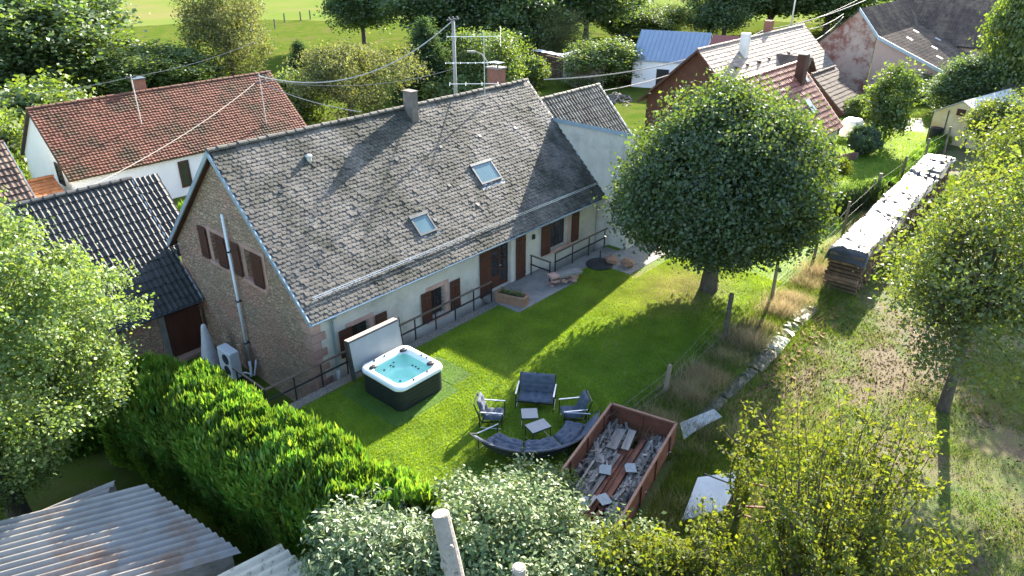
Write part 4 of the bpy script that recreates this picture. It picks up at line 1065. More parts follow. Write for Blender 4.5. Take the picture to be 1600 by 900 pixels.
for a in (A0-.02, A0+(A1-A0)/3, A0+(A1-A0)*2/3, A1+.02):
    end = a < A0 or a > A1
    part('leg', MB().tube([arcpt(a,RAD-.55,0),arcpt(a,RAD-.55,.58 if end else .25)],.016,6), m_frame, cv, world=False)
    part('leg', MB().tube([arcpt(a,RAD+.14,0),arcpt(a,RAD+.14,.58 if end else .4),arcpt(a,RAD+.45,.72)],.016,6), m_frame, cv, world=False)
    part('foot_bar', MB().tube([arcpt(a,RAD-.58,.018),arcpt(a,RAD+.2,.018)],.015,6), m_arm, cv, world=False)
    if end: part('armrest', MB().tube([arcpt(a,RAD-.58,.59),arcpt(a,RAD+.2,.59)],.02,6), m_arm, cv, world=False)

# ------------------------------------------------------------------ rusty trailer with debris
tr_a = math.atan2(.95,4.25)
TL, TW, TZ, TH = 4.72, 2.02, .30, .62
trl = thing('rusty_trailer', 'rusty steel tipper trailer body full of debris at the lawn edge', 'trailer', (11.45,6.92,0), tr_a)
# local: x along the length from the near end, y across (0 = side away from the lawn)
def corr_side(x0,y0,x1,y1,z0,z1,name,ribs):
    a = Vector((x0,y0,0)); b = Vector((x1,y1,0)); d = (b-a); L_ = d.length; d.normalize(); nrm = Vector((-d.y,d.x,0))
    mb = MB(); mt = Matrix(((d.x,nrm.x,0,a.x),(d.y,nrm.y,0,a.y),(0,0,1,0),(0,0,0,1)))
    mb.box((0,-.018,z0),(L_,.018,z1),mt)
    s = part(name, mb, m_rust, trl, world=False)
    part('top_rail', MB().box((-.02,-.035,z1+.002),(L_+.02,.035,z1+.05),mt), m_rustl, s, world=False)
    for i in range(ribs):
        x = L_*(i+.5)/ribs
        part('rib', MB().box((x-.03,.019,z0),(x+.03,.06,z1-.002),mt), m_rust, s, world=False); part('rib', MB().box((x-.03,-.06,z0),(x+.03,-.019,z1-.002),mt), m_rust, s, world=False)
corr_side(0,0,TL,0,TZ-.1,TZ+TH,'side_panel',4); corr_side(0,TW,TL,TW,TZ-.1,TZ+TH,'side_panel',4); corr_side(TL,0.02,TL,TW-.02,TZ-.1,TZ+TH,'end_panel',1)
fb = MB()
for i in range(9):
    y = .06+i*.212
    broken = i in (1,2)
    x0 = 1.35 if i in (1,2,3) else (.1 if i > 5 else .5)
    part('floor_plank', MB().box((x0,y,TZ-.03),(TL-.04-(0.9 if i==4 else 0),y+.195,TZ+.01+random.uniform(-.008,.008))), m_oldwood if i not in (3,4,5) else m_rust, trl, world=False)
for x in (.02,.55,1.15,2.3,3.4,4.4): part('cross_member', MB().box((x,.02,TZ-.14),(x+.08,TW-.02,TZ-.045)), m_rust, trl, world=False)
for y in (.5,1.45): part('chassis_beam', MB().box((-.5,y,TZ-.3),(TL,y+.1,TZ-.145)), m_rust, trl, world=False)
for x in (1.8,):
    for y in (.08,1.72):
        wl = part('wheel', MB().lathe([(.10,-.1),(.30,-.1),(.33,-.06),(.33,.06),(.30,.1),(.10,.1)],(0,0,0),18).xf(Matrix.Translation((x,y+.1,.33)) @ Matrix.Rotation(R(90),4,'X')), m_blackp, trl, world=False)
for y in (.7,1.0): part('steel_channel', MB().box((.3,y,TZ+.03),(TL-.5,y+.10,TZ+.10)), m_rust, trl, world=False)
def tp(x,y,z=0): return Vector((11.45,6.92,0)) + Matrix.Rotation(tr_a,3,'Z') @ Vector((x,y,z))
# planks and slates lying in the trailer
lab = ['weathered plank lying lengthwise in the trailer beside the lawn side panel','long grey plank on the debris in the trailer middle','short split plank across the trailer floor','bleached board at the far end of the trailer','second bleached board at the far end of the trailer','thin batten against the trailer side panel','broken grey board near the open trailer end','long batten on the slate heap in the trailer']
for i,(x,y,l,wd,a,zz) in enumerate([(1.0,1.35,2.3,.13,.05,.10),(1.2,1.18,2.0,.11,-.02,.14),(2.6,1.5,.9,.14,.5,.13),(3.3,1.42,1.0,.30,.08,.16),(3.4,1.05,.95,.22,.12,.20),(.6,1.62,2.6,.06,.02,.12),(.25,1.15,1.1,.12,-.1,.12),(1.6,.32,2.4,.07,.03,.13)]):
    single('plank', MB().box((0,-wd/2,0),(l,wd/2,.028)), m_oldwood, lab[i], 'plank', tp(x,y,TZ+zz), tr_a+a, 'planks in the trailer')
labs = ['pale slate lying in the trailer middle near the far boards','pale slate beside the slate heap in the trailer','pale broken slate in the trailer centre next to the steel channels','pale slate near the lawn-side panel of the trailer','pale slate at the open end of the trailer']
for i,(x,y,s_,a) in enumerate([(2.35,1.2,.40,.3),(2.75,.62,.38,.5),(1.25,.78,.40,.9),(.95,1.25,.34,.2),(.2,1.35,.36,.4)]):
    mb = MB().prism([(-s_/2,-s_/2*.8,0),(s_/2,-s_/2*.8,0),(s_/2*.9,s_/2*.5,.02),(s_/2*.4,s_/2*.85,.03),(-s_/2,s_/2*.8,.02)],(0,0,.012))
    single('slate', mb, m_slate, labs[i], 'slate', tp(x,y,TZ+.2), tr_a+a, 'slates in the trailer')
db_ = MB(); rr = random.Random(5)
for i in range(1300):
    side = rr.random()
    if side < .55: x = rr.uniform(.9,4.5); y = rr.uniform(.06,.58)
    else: x = rr.uniform(.3,4.5); y = rr.uniform(1.25,1.95)
    s_ = rr.choice((.03,.05,.07,.12)); hgt = TZ+.02+abs(rr.gauss(0,.05))
    m_ = Matrix.Translation((x,y,hgt)) @ Euler((rr.gauss(0,.35),rr.gauss(0,.35),rr.gauss(0,.35))).to_matrix().to_4x4()
    db_.box((-s_*2.0,-s_*.32,0),(s_*2.0,s_*.32,.010),m_)
o = single('rubble', db_, m_oldwood, 'heap of broken slates and splinters on the trailer floor', 'rubble', (11.45,6.92,0), tr_a, kind='stuff')
# bits of rusty frame and white board beyond the trailer
wp = [G(1090,748,.35),G(1162,738,.5),G(1130,800,.25),G(1065,815,.1)]
single('leaning_board', MB().prism([tuple(q-wp[0]) for q in wp],(0,0,.05)), m_ivory, 'white rectangular board leaning in the grass beside the trailer', 'board', wp[0])
for i,(q0,q1,lb_) in enumerate([((1100,740),(1165,765),'thin dark steel bar across the white board'),((1150,752),(1210,762),'rusty angle bar lying right of the white board'),((1135,790),(1195,793),'upper rusty beam in the grass below the white board'),((1150,800),(1190,815),'lower rusty beam in the grass below the white board')]):
    a = G(*q0,.55); b = G(*q1,.5)
    single('rusty_bar', MB().bar((0,0,0), tuple(b-a), .05 if i else .03), m_rust if i else m_frame, lb_, 'steel bar', a, group='scrap steel bars')

# ------------------------------------------------------------------ wood pile under black plastic
wpile = thing('wood_pile', 'long split-log pile under glossy black plastic along the orchard fence', 'wood pile', (29.7,8.1,0), R(3.2))
# local: x along, y across
LW, LL, LH = 1.35, 18.0, 1.75
lp = MB()
pr = [(.10*math.cos(R(60*k_+10)), .10*math.sin(R(60*k_+10))) for k_ in range(6)]
lp.prism([(a,-LW/2,b) for a,b in pr],(0,LW,0))
lme = mesh_of(lp,'log',m_log)
rr = random.Random(9); VV = []; FF = []; base = 0; cnt = 0
lv = np.array(lp.v)
for ci in range(int(LL/.19)):
    for ri in range(int(LH/.172)):
        x = .08+ci*.19+rr.uniform(-.05,.05); z = .10+ri*.172; s_ = rr.uniform(.7,1.1); dy = rr.uniform(-.09,.09); ang = rr.uniform(0,6.28); yaw = rr.uniform(-.05,.05)
        if ci < 30 and cnt < 286:
            ob = bpy.data.objects.new('log', lme); COL.objects.link(ob); ob.parent = wpile; ob.location = (x,dy,z); ob.rotation_euler = (0,ang,yaw); ob.scale = (s_,1,s_*rr.uniform(.6,1)); cnt += 1
        else:
            mt = np.array((Matrix.Translation((x,dy,z)) @ Euler((0,ang,yaw)).to_matrix().to_4x4() @ Matrix.Diagonal((s_,1,s_*.85,1))))
            VV.append(lv@mt[:3,:3].T+mt[:3,3]); FF += [tuple(k_+base for k_ in f) for f in lp.f]; base += len(lv)
me = bpy.data.meshes.new('stacked_logs'); me.from_pydata(np.concatenate(VV).tolist(),[],FF); me.materials.append(m_log)
ob = bpy.data.objects.new('stacked_logs', me); COL.objects.link(ob); ob.parent = wpile; ob['kind']='stuff'
tp_ = MB(); NX, NY = 220, 26
r9 = np.random.default_rng(4)
wr = [(r9.uniform(0,LL), r9.uniform(.03,.10), r9.uniform(.05,.15), r9.uniform(-1.2,1.2)) for _ in range(80)]
edge = np.cumsum(r9.normal(size=NX+1))*.05
for i in range(NX+1):
    x = -.22 + (LL+.4)*i/NX
    for j in range(NY+1):
        t_ = (j/NY*2-1)
        prof = abs(t_)
        if prof < .72: y = t_/.72*(LW/2+.06); z = LH+.03 + .05*math.cos(t_/.72*1.5)
        else:
            f_ = (prof-.72)/.28; y = math.copysign(LW/2+.06+.05*math.sin(f_*3+x*2)+.06*f_, t_); z = LH+.03-f_*((.30 if t_>0 else .22)+.12*math.sin(x*1.3)+.08*math.sin(x*3.1+1))
        zz = 0
        if prof < .75:
            for wx,wa,ws,wk in wr:
                d_ = x-wx-wk*y
                if abs(d_) < 3*ws: zz += (wa*.8)*math.exp(-(d_/ws)**2*3)*math.cos(d_/ws*2)
            zz += .05*math.sin(x*.9)+.03*math.sin(x*2.3+y)
        if i < 6 and True:
            e = 1-i/6; z -= e*e*.34; x2 = x+.1*e
        else: x2 = x
        tp_.v.append((x2,y,z+zz))
for i in range(NX):
    for j in range(NY): a = i*(NY+1)+j; tp_.f.append((a,a+NY+1,a+NY+2,a+1))
tarp = thing('plastic_cover', 'wrinkled glossy black plastic sheet covering the long wood pile', 'sheet', (29.7,8.1,0), R(3.2))
part('sheet', tp_, m_blackplastic, tarp, smooth=True, world=False)
single('branch', MB().tube([(0,0,0),(.5,.1,.05),(1.0,.35,.03)],[.03,.025,.012],6).tube([(.5,.1,.05),(.8,-.05,.1)],[.02,.008],5), m_bark, 'broken stick lying on the plastic over the wood pile', 'stick', (32.2,8.1,LH+.12), R(20))
# low row of scraps running on from the pile towards the trailer
x = 29.2; i = 0
names_ = ['crumpled silver-black sheet just in front of the wood pile','second crumpled sheet in the row leading from the wood pile','pale folded sheet in the middle of the scrap row','dark slatted board after the pale sheet in the scrap row','grey board midway along the scrap row','dark board with gaps in the scrap row','tarred board in the scrap row near the bricks','last dark board of the scrap row before the white sheet']
px = [(1268,480),(1240,505),(1222,527),(1205,548),(1176,578),(1163,590),(1128,622),(1112,640)]
for k_,q in enumerate(px):
    p_ = G(*q,.12); q2 = px[k_+1] if k_+1 < len(px) else (1095,655)
    n2 = G(*q2,.12); d_ = n2-p_; ln = d_.length*.94; an_ = math.atan2(d_.y,d_.x)
    mb = MB(); gx, gy_ = 10, 5; wdt = .62 if k_ < 4 else .42
    for a_ in range(gx+1):
        for b_ in range(gy_+1):
            mb.v.append((ln*a_/gx, (b_/gy_-.5)*wdt, .10+.07*math.cos((b_/gy_-.5)*2.6)+rr.gauss(0,.03 if k_<3 else .018)))
    for a_ in range(gx):
        for b_ in range(gy_): c_ = a_*(gy_+1)+b_; mb.f.append((c_,c_+gy_+1,c_+gy_+2,c_+1))
    for sg in (0,gy_):
        pass
    single('scrap_sheet', mb, m_blackplastic if k_ < 2 else (m_greysheet if k_ == 2 else m_tar), names_[k_], 'sheet', (p_.x,p_.y,0), an_, 'scrap row along the fence')
q = [G(1068,688,.1),G(1062,662,.15),G(1115,640,.22),G(1128,652,.2),G(1090,672,.12)]
single('pale_sheet', MB().prism([tuple(v_-q[0]) for v_ in q],(0,0,.03)), m_greysheet, 'pale weathered sheet in the grass behind the trailer', 'sheet', q[0])
bk = MB()
for i in range(260):
    f_ = rr.random(); p_ = G(1290,475).lerp(G(1065,705), f_); s_ = rr.uniform(.03,.09)
    bk.cbox((p_.x+rr.gauss(0,.2),p_.y-.45+rr.gauss(0,.22),s_*.5),(s_*2.2,s_,s_*.8),rr.uniform(0,3),rr.gauss(0,.3))
single('rubble', bk, m_brick, 'scattered brick and wood rubble along the scrap row', 'rubble', kind='stuff')

# ------------------------------------------------------------------ fence posts and wire
fp = [((1038,615),(1035,572)),((1131,532),(1135,462)),((1205,470),(1206,413)),((1271,405),(1270,372)),((1317,365),(1317,320)),((1358,322),(1357,284)),((1366,318),(1366,276)),((1405,288),(1404,250)),((1443,256),(1441,222)),((1475,238),(1474,204)),((1498,228),(1498,195))]
flab = ['short leaning grey fence post nearest the trailer','dark thick fence post between trailer and linden','round fence post on the lawn edge behind the linden shadow','fence post half hidden by linden shade','pale round fence post left of the wood pile','grey post of the pair beside the dark hedge','thick dark post of the pair beside the dark hedge','dark post beside the middle of the wood pile','post beside the far half of the wood pile','post near the end of the wood pile','farthest fence post beyond the wood pile']
tops = []
for i,(a,b) in enumerate(fp):
    p_ = G(*a); d_ = depth(p_); h_ = max(.8, 1.08*(a[1]-b[1])*d_/FPX/math.cos(R(24)))
    rad = .10 if i in (1,6) else .075
    lean = (.10,-.04) if i == 0 else (rr.gauss(0,.02),rr.gauss(0,.02))
    single('fence_post', MB().tube([(0,0,-.2),(lean[0]*.5*h_,lean[1]*h_*.5,h_*.5),(lean[0]*h_,lean[1]*h_,h_)],[rad,rad*.97,rad*.9],8), m_post if i != 1 else m_bark, flab[i], 'fence post', p_, 0, 'posts of the orchard fence')
    tops.append(p_ + Vector((lean[0]*h_*.8,lean[1]*h_*.8,h_*.8)))
fw_ = thing('wire_fence', 'thin sagging wire strung between the orchard fence posts', 'wire', (tops[0].x,tops[0].y,0))
order = [0,1,2,3,4,6,7,8,9,10]
ends = [Vector((14.8,9.75,.8))] + [tops[i] for i in order]
for lvl in (1.0,.6,.25):
    for a,b in zip(ends[:-1],ends[1:]):
        m_ = a.lerp(b,.5); m_.z -= .03
        part('wire', MB().tube([(a.x,a.y,a.z*lvl),(m_.x,m_.y,m_.z*lvl),(b.x,b.y,b.z*lvl)],.003,3,False), m_cable, fw_)

# ------------------------------------------------------------------ things beside the gable
gx = HX0
flue = thing('flue_pipe', 'tall white flue pipe running up the stone gable', 'pipe', (gx-.12,23.6,LOW))
part('pipe', MB().tube([(gx-.12,23.58,4.85),(gx-.12,23.58,-1.2)],.05,10), m_pvc, flue, smooth=True)
part('elbow', MB().tube([(gx-.12,23.58,-1.2),(gx-.16,23.5,-1.5),(gx-.3,23.3,-1.7)],.06,10), m_pvc, flue, smooth=True)
for z in (3.4,1.4,-.4): part('bracket', MB().box((gx-.2,23.5,z),(gx-.001,23.66,z+.05)), m_zincd, flue)
ac = thing('heat_pump', 'white heat pump unit standing against the stone gable', 'heat pump', (10.55,23.9,LOW))
part('casing', MB().bevbox((10.35,23.45,LOW+.25),(10.75,24.4,LOW+1.35),.03), m_acw, ac)
for z in (LOW+.52,LOW+1.02):
    f_ = part('fan_grille', MB().lathe([(.19,0),(.21,.015),(.21,.03),(.14,.03)],(0,0,0),20).xf(Matrix.Translation((10.35,23.8,z)) @ Matrix.Rotation(R(-90),4,'Y')), m_blackp, ac)
for y in (23.55,24.2): part('foot', MB().box((10.33,y,LOW),(10.78,y+.08,LOW+.249)), m_frame, ac)
part('coolant_hose', MB().tube([(10.7,23.44,LOW+.4),(10.75,23.2,LOW+.5),(11.0,23.05,LOW+.3),(11.2,23.1,LOW+.9)],.035,7), m_acw, ac, smooth=True)
cn = MB().lathe([(.36,0),(.33,.3),(.27,.8),(.17,1.5),(.10,1.95),(.07,2.02)],(0,0,0),14)
cn.v = [(x*(1+.08*math.sin(7*math.atan2(y,x)+z*3)),y*(1+.08*math.sin(7*math.atan2(y,x)+z*3)),z) for x,y,z in cn.v]
single('wrapped_parasol', cn, m_cloth, 'closed parasol wrapped in pale grey cloth leaning by the gable', 'parasol', (10.35,25.15,LOW), smooth=True)
single('bucket', MB().lathe([(.17,0),(.20,.42),(.21,.43),(.21,.46),(.18,.46)],(0,0,0),16), m_acw, 'white bucket with lid between parasol and heat pump', 'bucket', (9.95,24.45,LOW), smooth=False)
# planter, trough bench, stones, parasol base
pl = thing('stone_trough', 'reddish stone trough planter at the end of the railing', 'planter', (19.8,17.72,0), R(-72))
tro = loft([rrect(.66,.22,.06,.0),rrect(.70,.25,.07,.42),rrect(.70,.25,.07,.44),rrect(.60,.16,.05,.44),rrect(.57,.14,.05,.30)],True,True)
part('trough', tro, m_terra, pl, world=False); part('soil', MB().poly(rrect(.59,.15,.05,.38)), m_bark, pl, world=False)
r8 = np.random.default_rng(8); C = np.column_stack([r8.uniform(-.5,.5,260), r8.uniform(-.12,.12,260), .4+abs(r8.normal(0,.10,260))])
V,F = leaves(C,.13,.25,.2,None,-.8,8); npobj('plants', V, F, l_bgm, pl)
bench = thing('stone_bench', 'stone slab bench on stacked rubble at the terrace corner', 'bench', (22.6,17.35,0), R(-20))
part('slab', MB().box((-.2,-.22,.36),(.95,.22,.46)), m_conc, bench, world=False)
part('slab', MB().box((-.6,-.2,.40),(-.21,.22,.50)), m_sand, bench, world=False)
for i in range(26): part('stone', MB().cbox((rr.uniform(-.5,.8),rr.uniform(-.15,.15),.05+.1*(i%3)),(rr.uniform(.14,.26),rr.uniform(.12,.22),.10),rr.uniform(0,3),rr.gauss(0,.08),rr.gauss(0,.08)), m_sand, bench, world=False)
def boulder(loc, s_, label, seed):
    r_ = np.random.default_rng(seed); bm = MB().lathe([(.25,-.02),(.42,.08),(.5,.28),(.44,.48),(.2,.60)],(0,0,0),9)
    bm.v = [(x*s_*(1+.14*r_.normal()),y*s_*(1+.14*r_.normal()),z*s_*(1+.06*r_.normal())) for x,y,z in bm.v]
    single('boulder', bm, m_terra, label, 'stone', loc, seed, 'stones beside the path')
boulder(G(955,412), .62, 'sandstone block beside the round parasol base', 3); boulder(G(980,416), .60, 'sandstone block nearer the linden crown', 4)
pbse = thing('parasol_base', 'round black parasol base with upright tube on the lawn', 'parasol base', G(937,414))
part('disc', MB().lathe([(.62,0),(.64,.05),(.60,.10),(.2,.13)],(0,0,0),28), m_blackp, pbse, world=False); part('tube', MB().tube([(0,0,.1),(0,0,.72)],.03,8), m_frame, pbse, world=False)

# ------------------------------------------------------------------ poles, aerial, cables
pole = thing('utility_pole', 'grey utility pole behind the farmhouse ridge', 'utility pole', (39.0,40.7,-2.0))
ptop = CAM + ray(707,36)*53.0; ptop = Vector((39.0,40.6,ptop.z))
part('shaft', MB().tube([(39.0,40.6,-2.0),(39.0,40.6,7.6)],[.16,.125],10), m_polepost, pole, smooth=True)
for i in range(3): part('insulator', MB().lathe([(.05,0),(.09,.04),(.05,.16)],(38.6+i*.4,40.6,7.68),8), m_zincd, pole)
part('cross_arm', MB().box((38.4,40.54,7.6),(39.6,40.66,7.68)), m_zincd, pole)
lamp = thing('street_lamp', 'curved grey street lamp arm above the farmhouse ridge', 'street lamp', (33.0,32.6,-2.0))
hp = Vector((33.6,32.0,0)); 
part('lamp_post', MB().tube([(hp.x,hp.y,-2),(hp.x,hp.y,5.9),(hp.x-.05,hp.y+.1,6.35),(hp.x-.25,hp.y+.3,6.75),(hp.x-.5,hp.y+.6,6.9)],[.07,.05,.045,.04,.035],8), m_polepost, lamp, smooth=True)
part('lamp_head', MB().cbox((hp.x-.66,hp.y+.8,6.9),(.5,.16,.09),R(130)), m_polepost, lamp)
aer = thing('roof_aerial', 'television aerial with several long booms on the farmhouse roof', 'aerial', (23.9,23.0,6.7))
ax_, ay_ = 23.9, 23.0
part('mast', MB().tube([(ax_,ay_,6.6),(ax_,ay_,9.75)],.022,6), m_alu, aer)
dirn = Vector((.70,-.71,0)); prp = Vector((.71,.70,0))
for z,l0,l1,ne,el in ((9.55,-1.6,.7,12,.16),(8.45,-1.7,.6,8,.22),(7.55,-1.55,.6,4,.4)):
    c0 = Vector((ax_,ay_,z)); bm = MB().tube([c0+dirn*l0,c0+dirn*l1],.016,5)
    for i in range(ne):
        p_ = c0+dirn*(l0+(l1-l0)*i/(ne-1)); bm.tube([p_-Vector((0,0,el)) if z>9 else p_-prp*el, p_+Vector((0,0,el)) if z>9 else p_+prp*el],.007,3)
    part('antenna', bm, m_alu, aer)
rf_ = MB(); c0 = Vector((ax_,ay_,9.55))+dirn*.72
for i in range(7): rf_.tube([c0-prp*.3+Vector((0,0,-.36+i*.12)),c0+prp*.3+Vector((0,0,-.36+i*.12))],.008,3)
part('reflector', rf_, m_alu, aer)
def cable(name, label, a, b, sag, r_=.02, mat=None):
    a = Vector(a); b = Vector(b); pts = []
    for i in range(25):
        t_ = i/24; p_ = a.lerp(b,t_); p_.z -= sag*4*t_*(1-t_); pts.append(p_-a)
    return single(name, MB().tube(pts, r_, 5), mat or m_cable, label, 'cable', a, group='overhead cables')
mt2 = Vector((13.2+13.0,49.5-3.3,-2.2+6.9)); mt1 = Vector((13.2+5.3,49.5-1.9,-2.2+7.75))
E1 = CAM + ray(400,160)*43; 
cable('overhead_cable', 'thick twisted cable sagging from the utility pole to the white house mast', (39.0,40.6,7.6), mt2, 1.9, .042, m_wirelight)
cable('overhead_cable', 'thin cable from the white house mast to the farmhouse ridge', mt2-Vector((0,0,.4)), CAM+ray(565,175)*37, .25, .022)
cable('overhead_cable', 'second thin cable between white house mast and utility pole foot', mt2-Vector((0,0,.2)), Vector((39,40.6,4.2)), .8, .022)
cable('overhead_cable', 'cable running down across the red roof to the dark shed', mt2-Vector((.2,0,.3)), CAM+ray(140,292)*33, .35, .018)
cable('overhead_cable', 'thin cable between the two white house masts', mt1, mt2+Vector((0,0,2.2)), .25, .018)
cable('overhead_cable', 'cable leaving the white house mast over the left-hand trees', mt1, CAM+ray(-40,148)*62, .4, .02)
cable('overhead_cable', 'thick cable from the annex corner to the pale roofed house', CAM+ray(850,124)*46, CAM+ray(1205,42)*66, 1.0, .042)
cable('overhead_cable', 'second cable from the annex ridge passing the timber gable', CAM+ray(890,148)*46, CAM+ray(1090,100)*62, .4, .035)
P1 = CAM+ray(1190,48)*70; P2 = CAM+ray(1305,30)*88
cable('overhead_cable', 'upper cable leaving the pale roof towards the curved lamp', P1, CAM+ray(1370,-8)*90, .5, .05)
cable('overhead_cable', 'middle cable leaving the pale roof towards the curved lamp', P1+Vector((0,0,-.3)), CAM+ray(1340,0)*88, .4, .04)
cable('overhead_cable', 'upper cable of the pair dropping to the pink barn', CAM+ray(1262,46)*76, CAM+ray(1318,22)*84, .3, .05)
cable('overhead_cable', 'lower cable of the pair dropping to the pink barn', CAM+ray(1270,65)*76, CAM+ray(1318,26)*84, .3, .05)
cable('overhead_cable', 'thin dark line across the trees behind the aerial', CAM+ray(780,40)*100, CAM+ray(1010,55)*95, .3, .03, m_zincd)
sl2 = thing('street_lamp', 'curved pale street lamp between pale roof and pink barn', 'street lamp', (75.0,30.2,-2.0))
part('lamp_post', MB().tube([(75,30.2,-2),(75,30.2,7.2),(74.8,30.5,8.4),(74.2,31.2,9.0)],[.1,.08,.07,.06],8), m_alu, sl2, smooth=True)
part('lamp_head', MB().cbox((73.9,31.6,9.0),(.9,.25,.14),R(125)), m_alu, sl2)
# ------------------------------------------------------------------ trees
def limb(mb, a, b, r0, r1, rnd, bend=.12, n=5, sides=5):
    a = Vector(a); b = Vector(b); L_ = (b-a).length; off = Vector((rnd.gauss(0,1),rnd.gauss(0,1),rnd.gauss(0,.6)+.8))*bend*L_
    pts = []; rad = []
    for i in range(n+1):
        t_ = i/n; pts.append(a.lerp(b,t_)+off*math.sin(math.pi*t_)*.6); rad.append(r0+(r1-r0)*t_**.8)
    mb.tube(pts, rad, sides, False)
    return pts
def crown_clusters(n, cz, rx, ry, rzu, rzd, seed, amp=.16, inner=.45, power=.45):
    r = np.random.default_rng(seed); D = r.normal(size=(n,3)); D /= np.linalg.norm(D,axis=1)[:,None]
    k = (inner + (1-inner)*r.uniform(0,1,n)**power)*lump(seed,7,amp)(D)
    P = D*k[:,None]; P[:,0] *= rx; P[:,1] *= ry; P[:,2] = np.where(P[:,2]>0, P[:,2]*rzu, P[:,2]*rzd) + cz
    return P, D
def tree(name, label, cat, loc, trunk_h, r_trunk, C, D, per, spread, size, wid, lm, seed, nlimb=26, up=.5, out=.5, droop=.2, group=None, bark=None, lean=(0,0), squash=.8, trunk_top=None, rz=0.0):
    t_ = thing(name, label, cat, loc, rz, group)
    rnd = random.Random(seed); r = np.random.default_rng(seed+1)
    mb = MB(); top = trunk_top or (C[:,2].min()*.4 + C[:,2].max()*.6)
    cxy = C[:,:2].mean(0)
    tp3 = [Vector((0,0,-.3)),Vector((lean[0]*.2,lean[1]*.2,trunk_h*.4)),Vector((lean[0]*.6+cxy[0]*.3,lean[1]*.6+cxy[1]*.3,trunk_h)),Vector((lean[0]+cxy[0]*.7,lean[1]+cxy[1]*.7,(trunk_h+top)/2)),Vector((lean[0]+cxy[0],lean[1]+cxy[1],top))]
    mb.tube(tp3,[r_trunk*1.45,r_trunk*1.05,r_trunk*.9,r_trunk*.55,r_trunk*.12],10,False)
    idx = rnd.sample(range(len(C)), min(nlimb,len(C)))
    for i in idx:
        e = Vector(C[i]); f_ = rnd.uniform(.0,.85); z = trunk_h*.85+(top-trunk_h*.85)*f_*.8
        z = min(z, e.z+.3) if e.z > trunk_h*.6 else trunk_h*.9
        s = tp3[2].lerp(tp3[4], max(0,min(1,(z-trunk_h)/(top-trunk_h+1e-6))))
        pts = limb(mb, s, e, r_trunk*.38*(1-f_*.5), .012, rnd)
        for k_ in range(2):
            j = rnd.randrange(len(C)); q = Vector(C[j])
            if (q-pts[3]).length < 2.2*spread+.25*abs(top): limb(mb, pts[3], q, r_trunk*.12, .008, rnd, .1, 3, 4)
    part('trunk', mb, bark or m_bark, t_, smooth=True, world=False)
    n = len(C)*per
    base = np.repeat(C, per, axis=0); dd = np.repeat(D, per, axis=0)
    offs = r.normal(size=(n,3))*spread; offs[:,2] *= squash
    P = base+offs
    V,F = leaves(P, size, wid, up, dd*out, droop, seed+2)
    npobj('crown', V, F, lm, t_)
    return t_
# the linden on the lawn
C,D = crown_clusters(1500, 4.5, 4.0, 4.0, 4.05, 2.75, 31, .14, .50, .40)
rx_ = np.random.default_rng(5); Dx = rx_.normal(size=(90,3)); Dx[:,2] = abs(Dx[:,2])*.9+.1; Dx /= np.linalg.norm(Dx,axis=1)[:,None]
Cx = Dx*np.array([4.15,4.15,4.25])*rx_.uniform(.98,1.09,(90,1)); Cx[:,2] += 4.5; C = np.concatenate([C,Cx]); D = np.concatenate([D,Dx])
# slightly pointed top, flat-ish bottom
zz = C[:,2]; f_ = np.clip((zz-5.2)/3.6,0,1); C[:,0] *= (1-.16*f_**2)*.90; C[:,1] *= (1-.16*f_**2)*.90; C[:,2] = (C[:,2]-4.5)*.97+4.5
tree('linden_tree', 'large round dense linden tree standing on the lawn', 'tree', G(1107,452), 1.9, .30, C, D, 62, .30, .135, .8, l_linden, 41, 60, .35, .55, .3)
# maple in the left corner
C,D = crown_clusters(540, 5.8, 3.4, 3.1, 4.0, 4.4, 33, .28, .25, .5)
tree('maple_tree', 'tall light green maple tree in the picture corner beside the corrugated shed', 'tree', (2.45,21.5,LOW), 2.4, .26, C, D, 260, .25, .10, .75, l_maple, 43, 60, .7, .35, .3)
# orchard tree by the wood pile
C,D = crown_clusters(300, 5.0, 3.2, 3.0, 3.1, 2.6, 35, .22, .3, .5)
tree('orchard_tree', 'orchard tree with bare trunk standing on the dry grass in front of the wood pile', 'tree', G(1473,640), 2.6, .155, C, D, 100, .36, .13, .6, l_orch, 45, 60, .4, .3, .5)
C,D = crown_clusters(240, 4.6, 2.9, 2.9, 2.6, 2.2, 36, .22, .3, .5)
tree('orchard_tree', 'yellowish orchard tree at the picture edge behind the wood pile', 'tree', G(1590,420), 2.2, .18, C, D, 90, .36, .15, .6, l_orch, 46, 50, .4, .3, .5)
C,D = crown_clusters(120, 2.6, 1.7, 1.7, 1.7, 1.4, 37, .22, .3, .5)
tree('orchard_tree', 'small orchard tree beyond the far end of the wood pile', 'tree', G(1548,250), 1.3, .10, C, D, 80, .3, .16, .6, l_orch, 47, 30, .4, .3, .5)
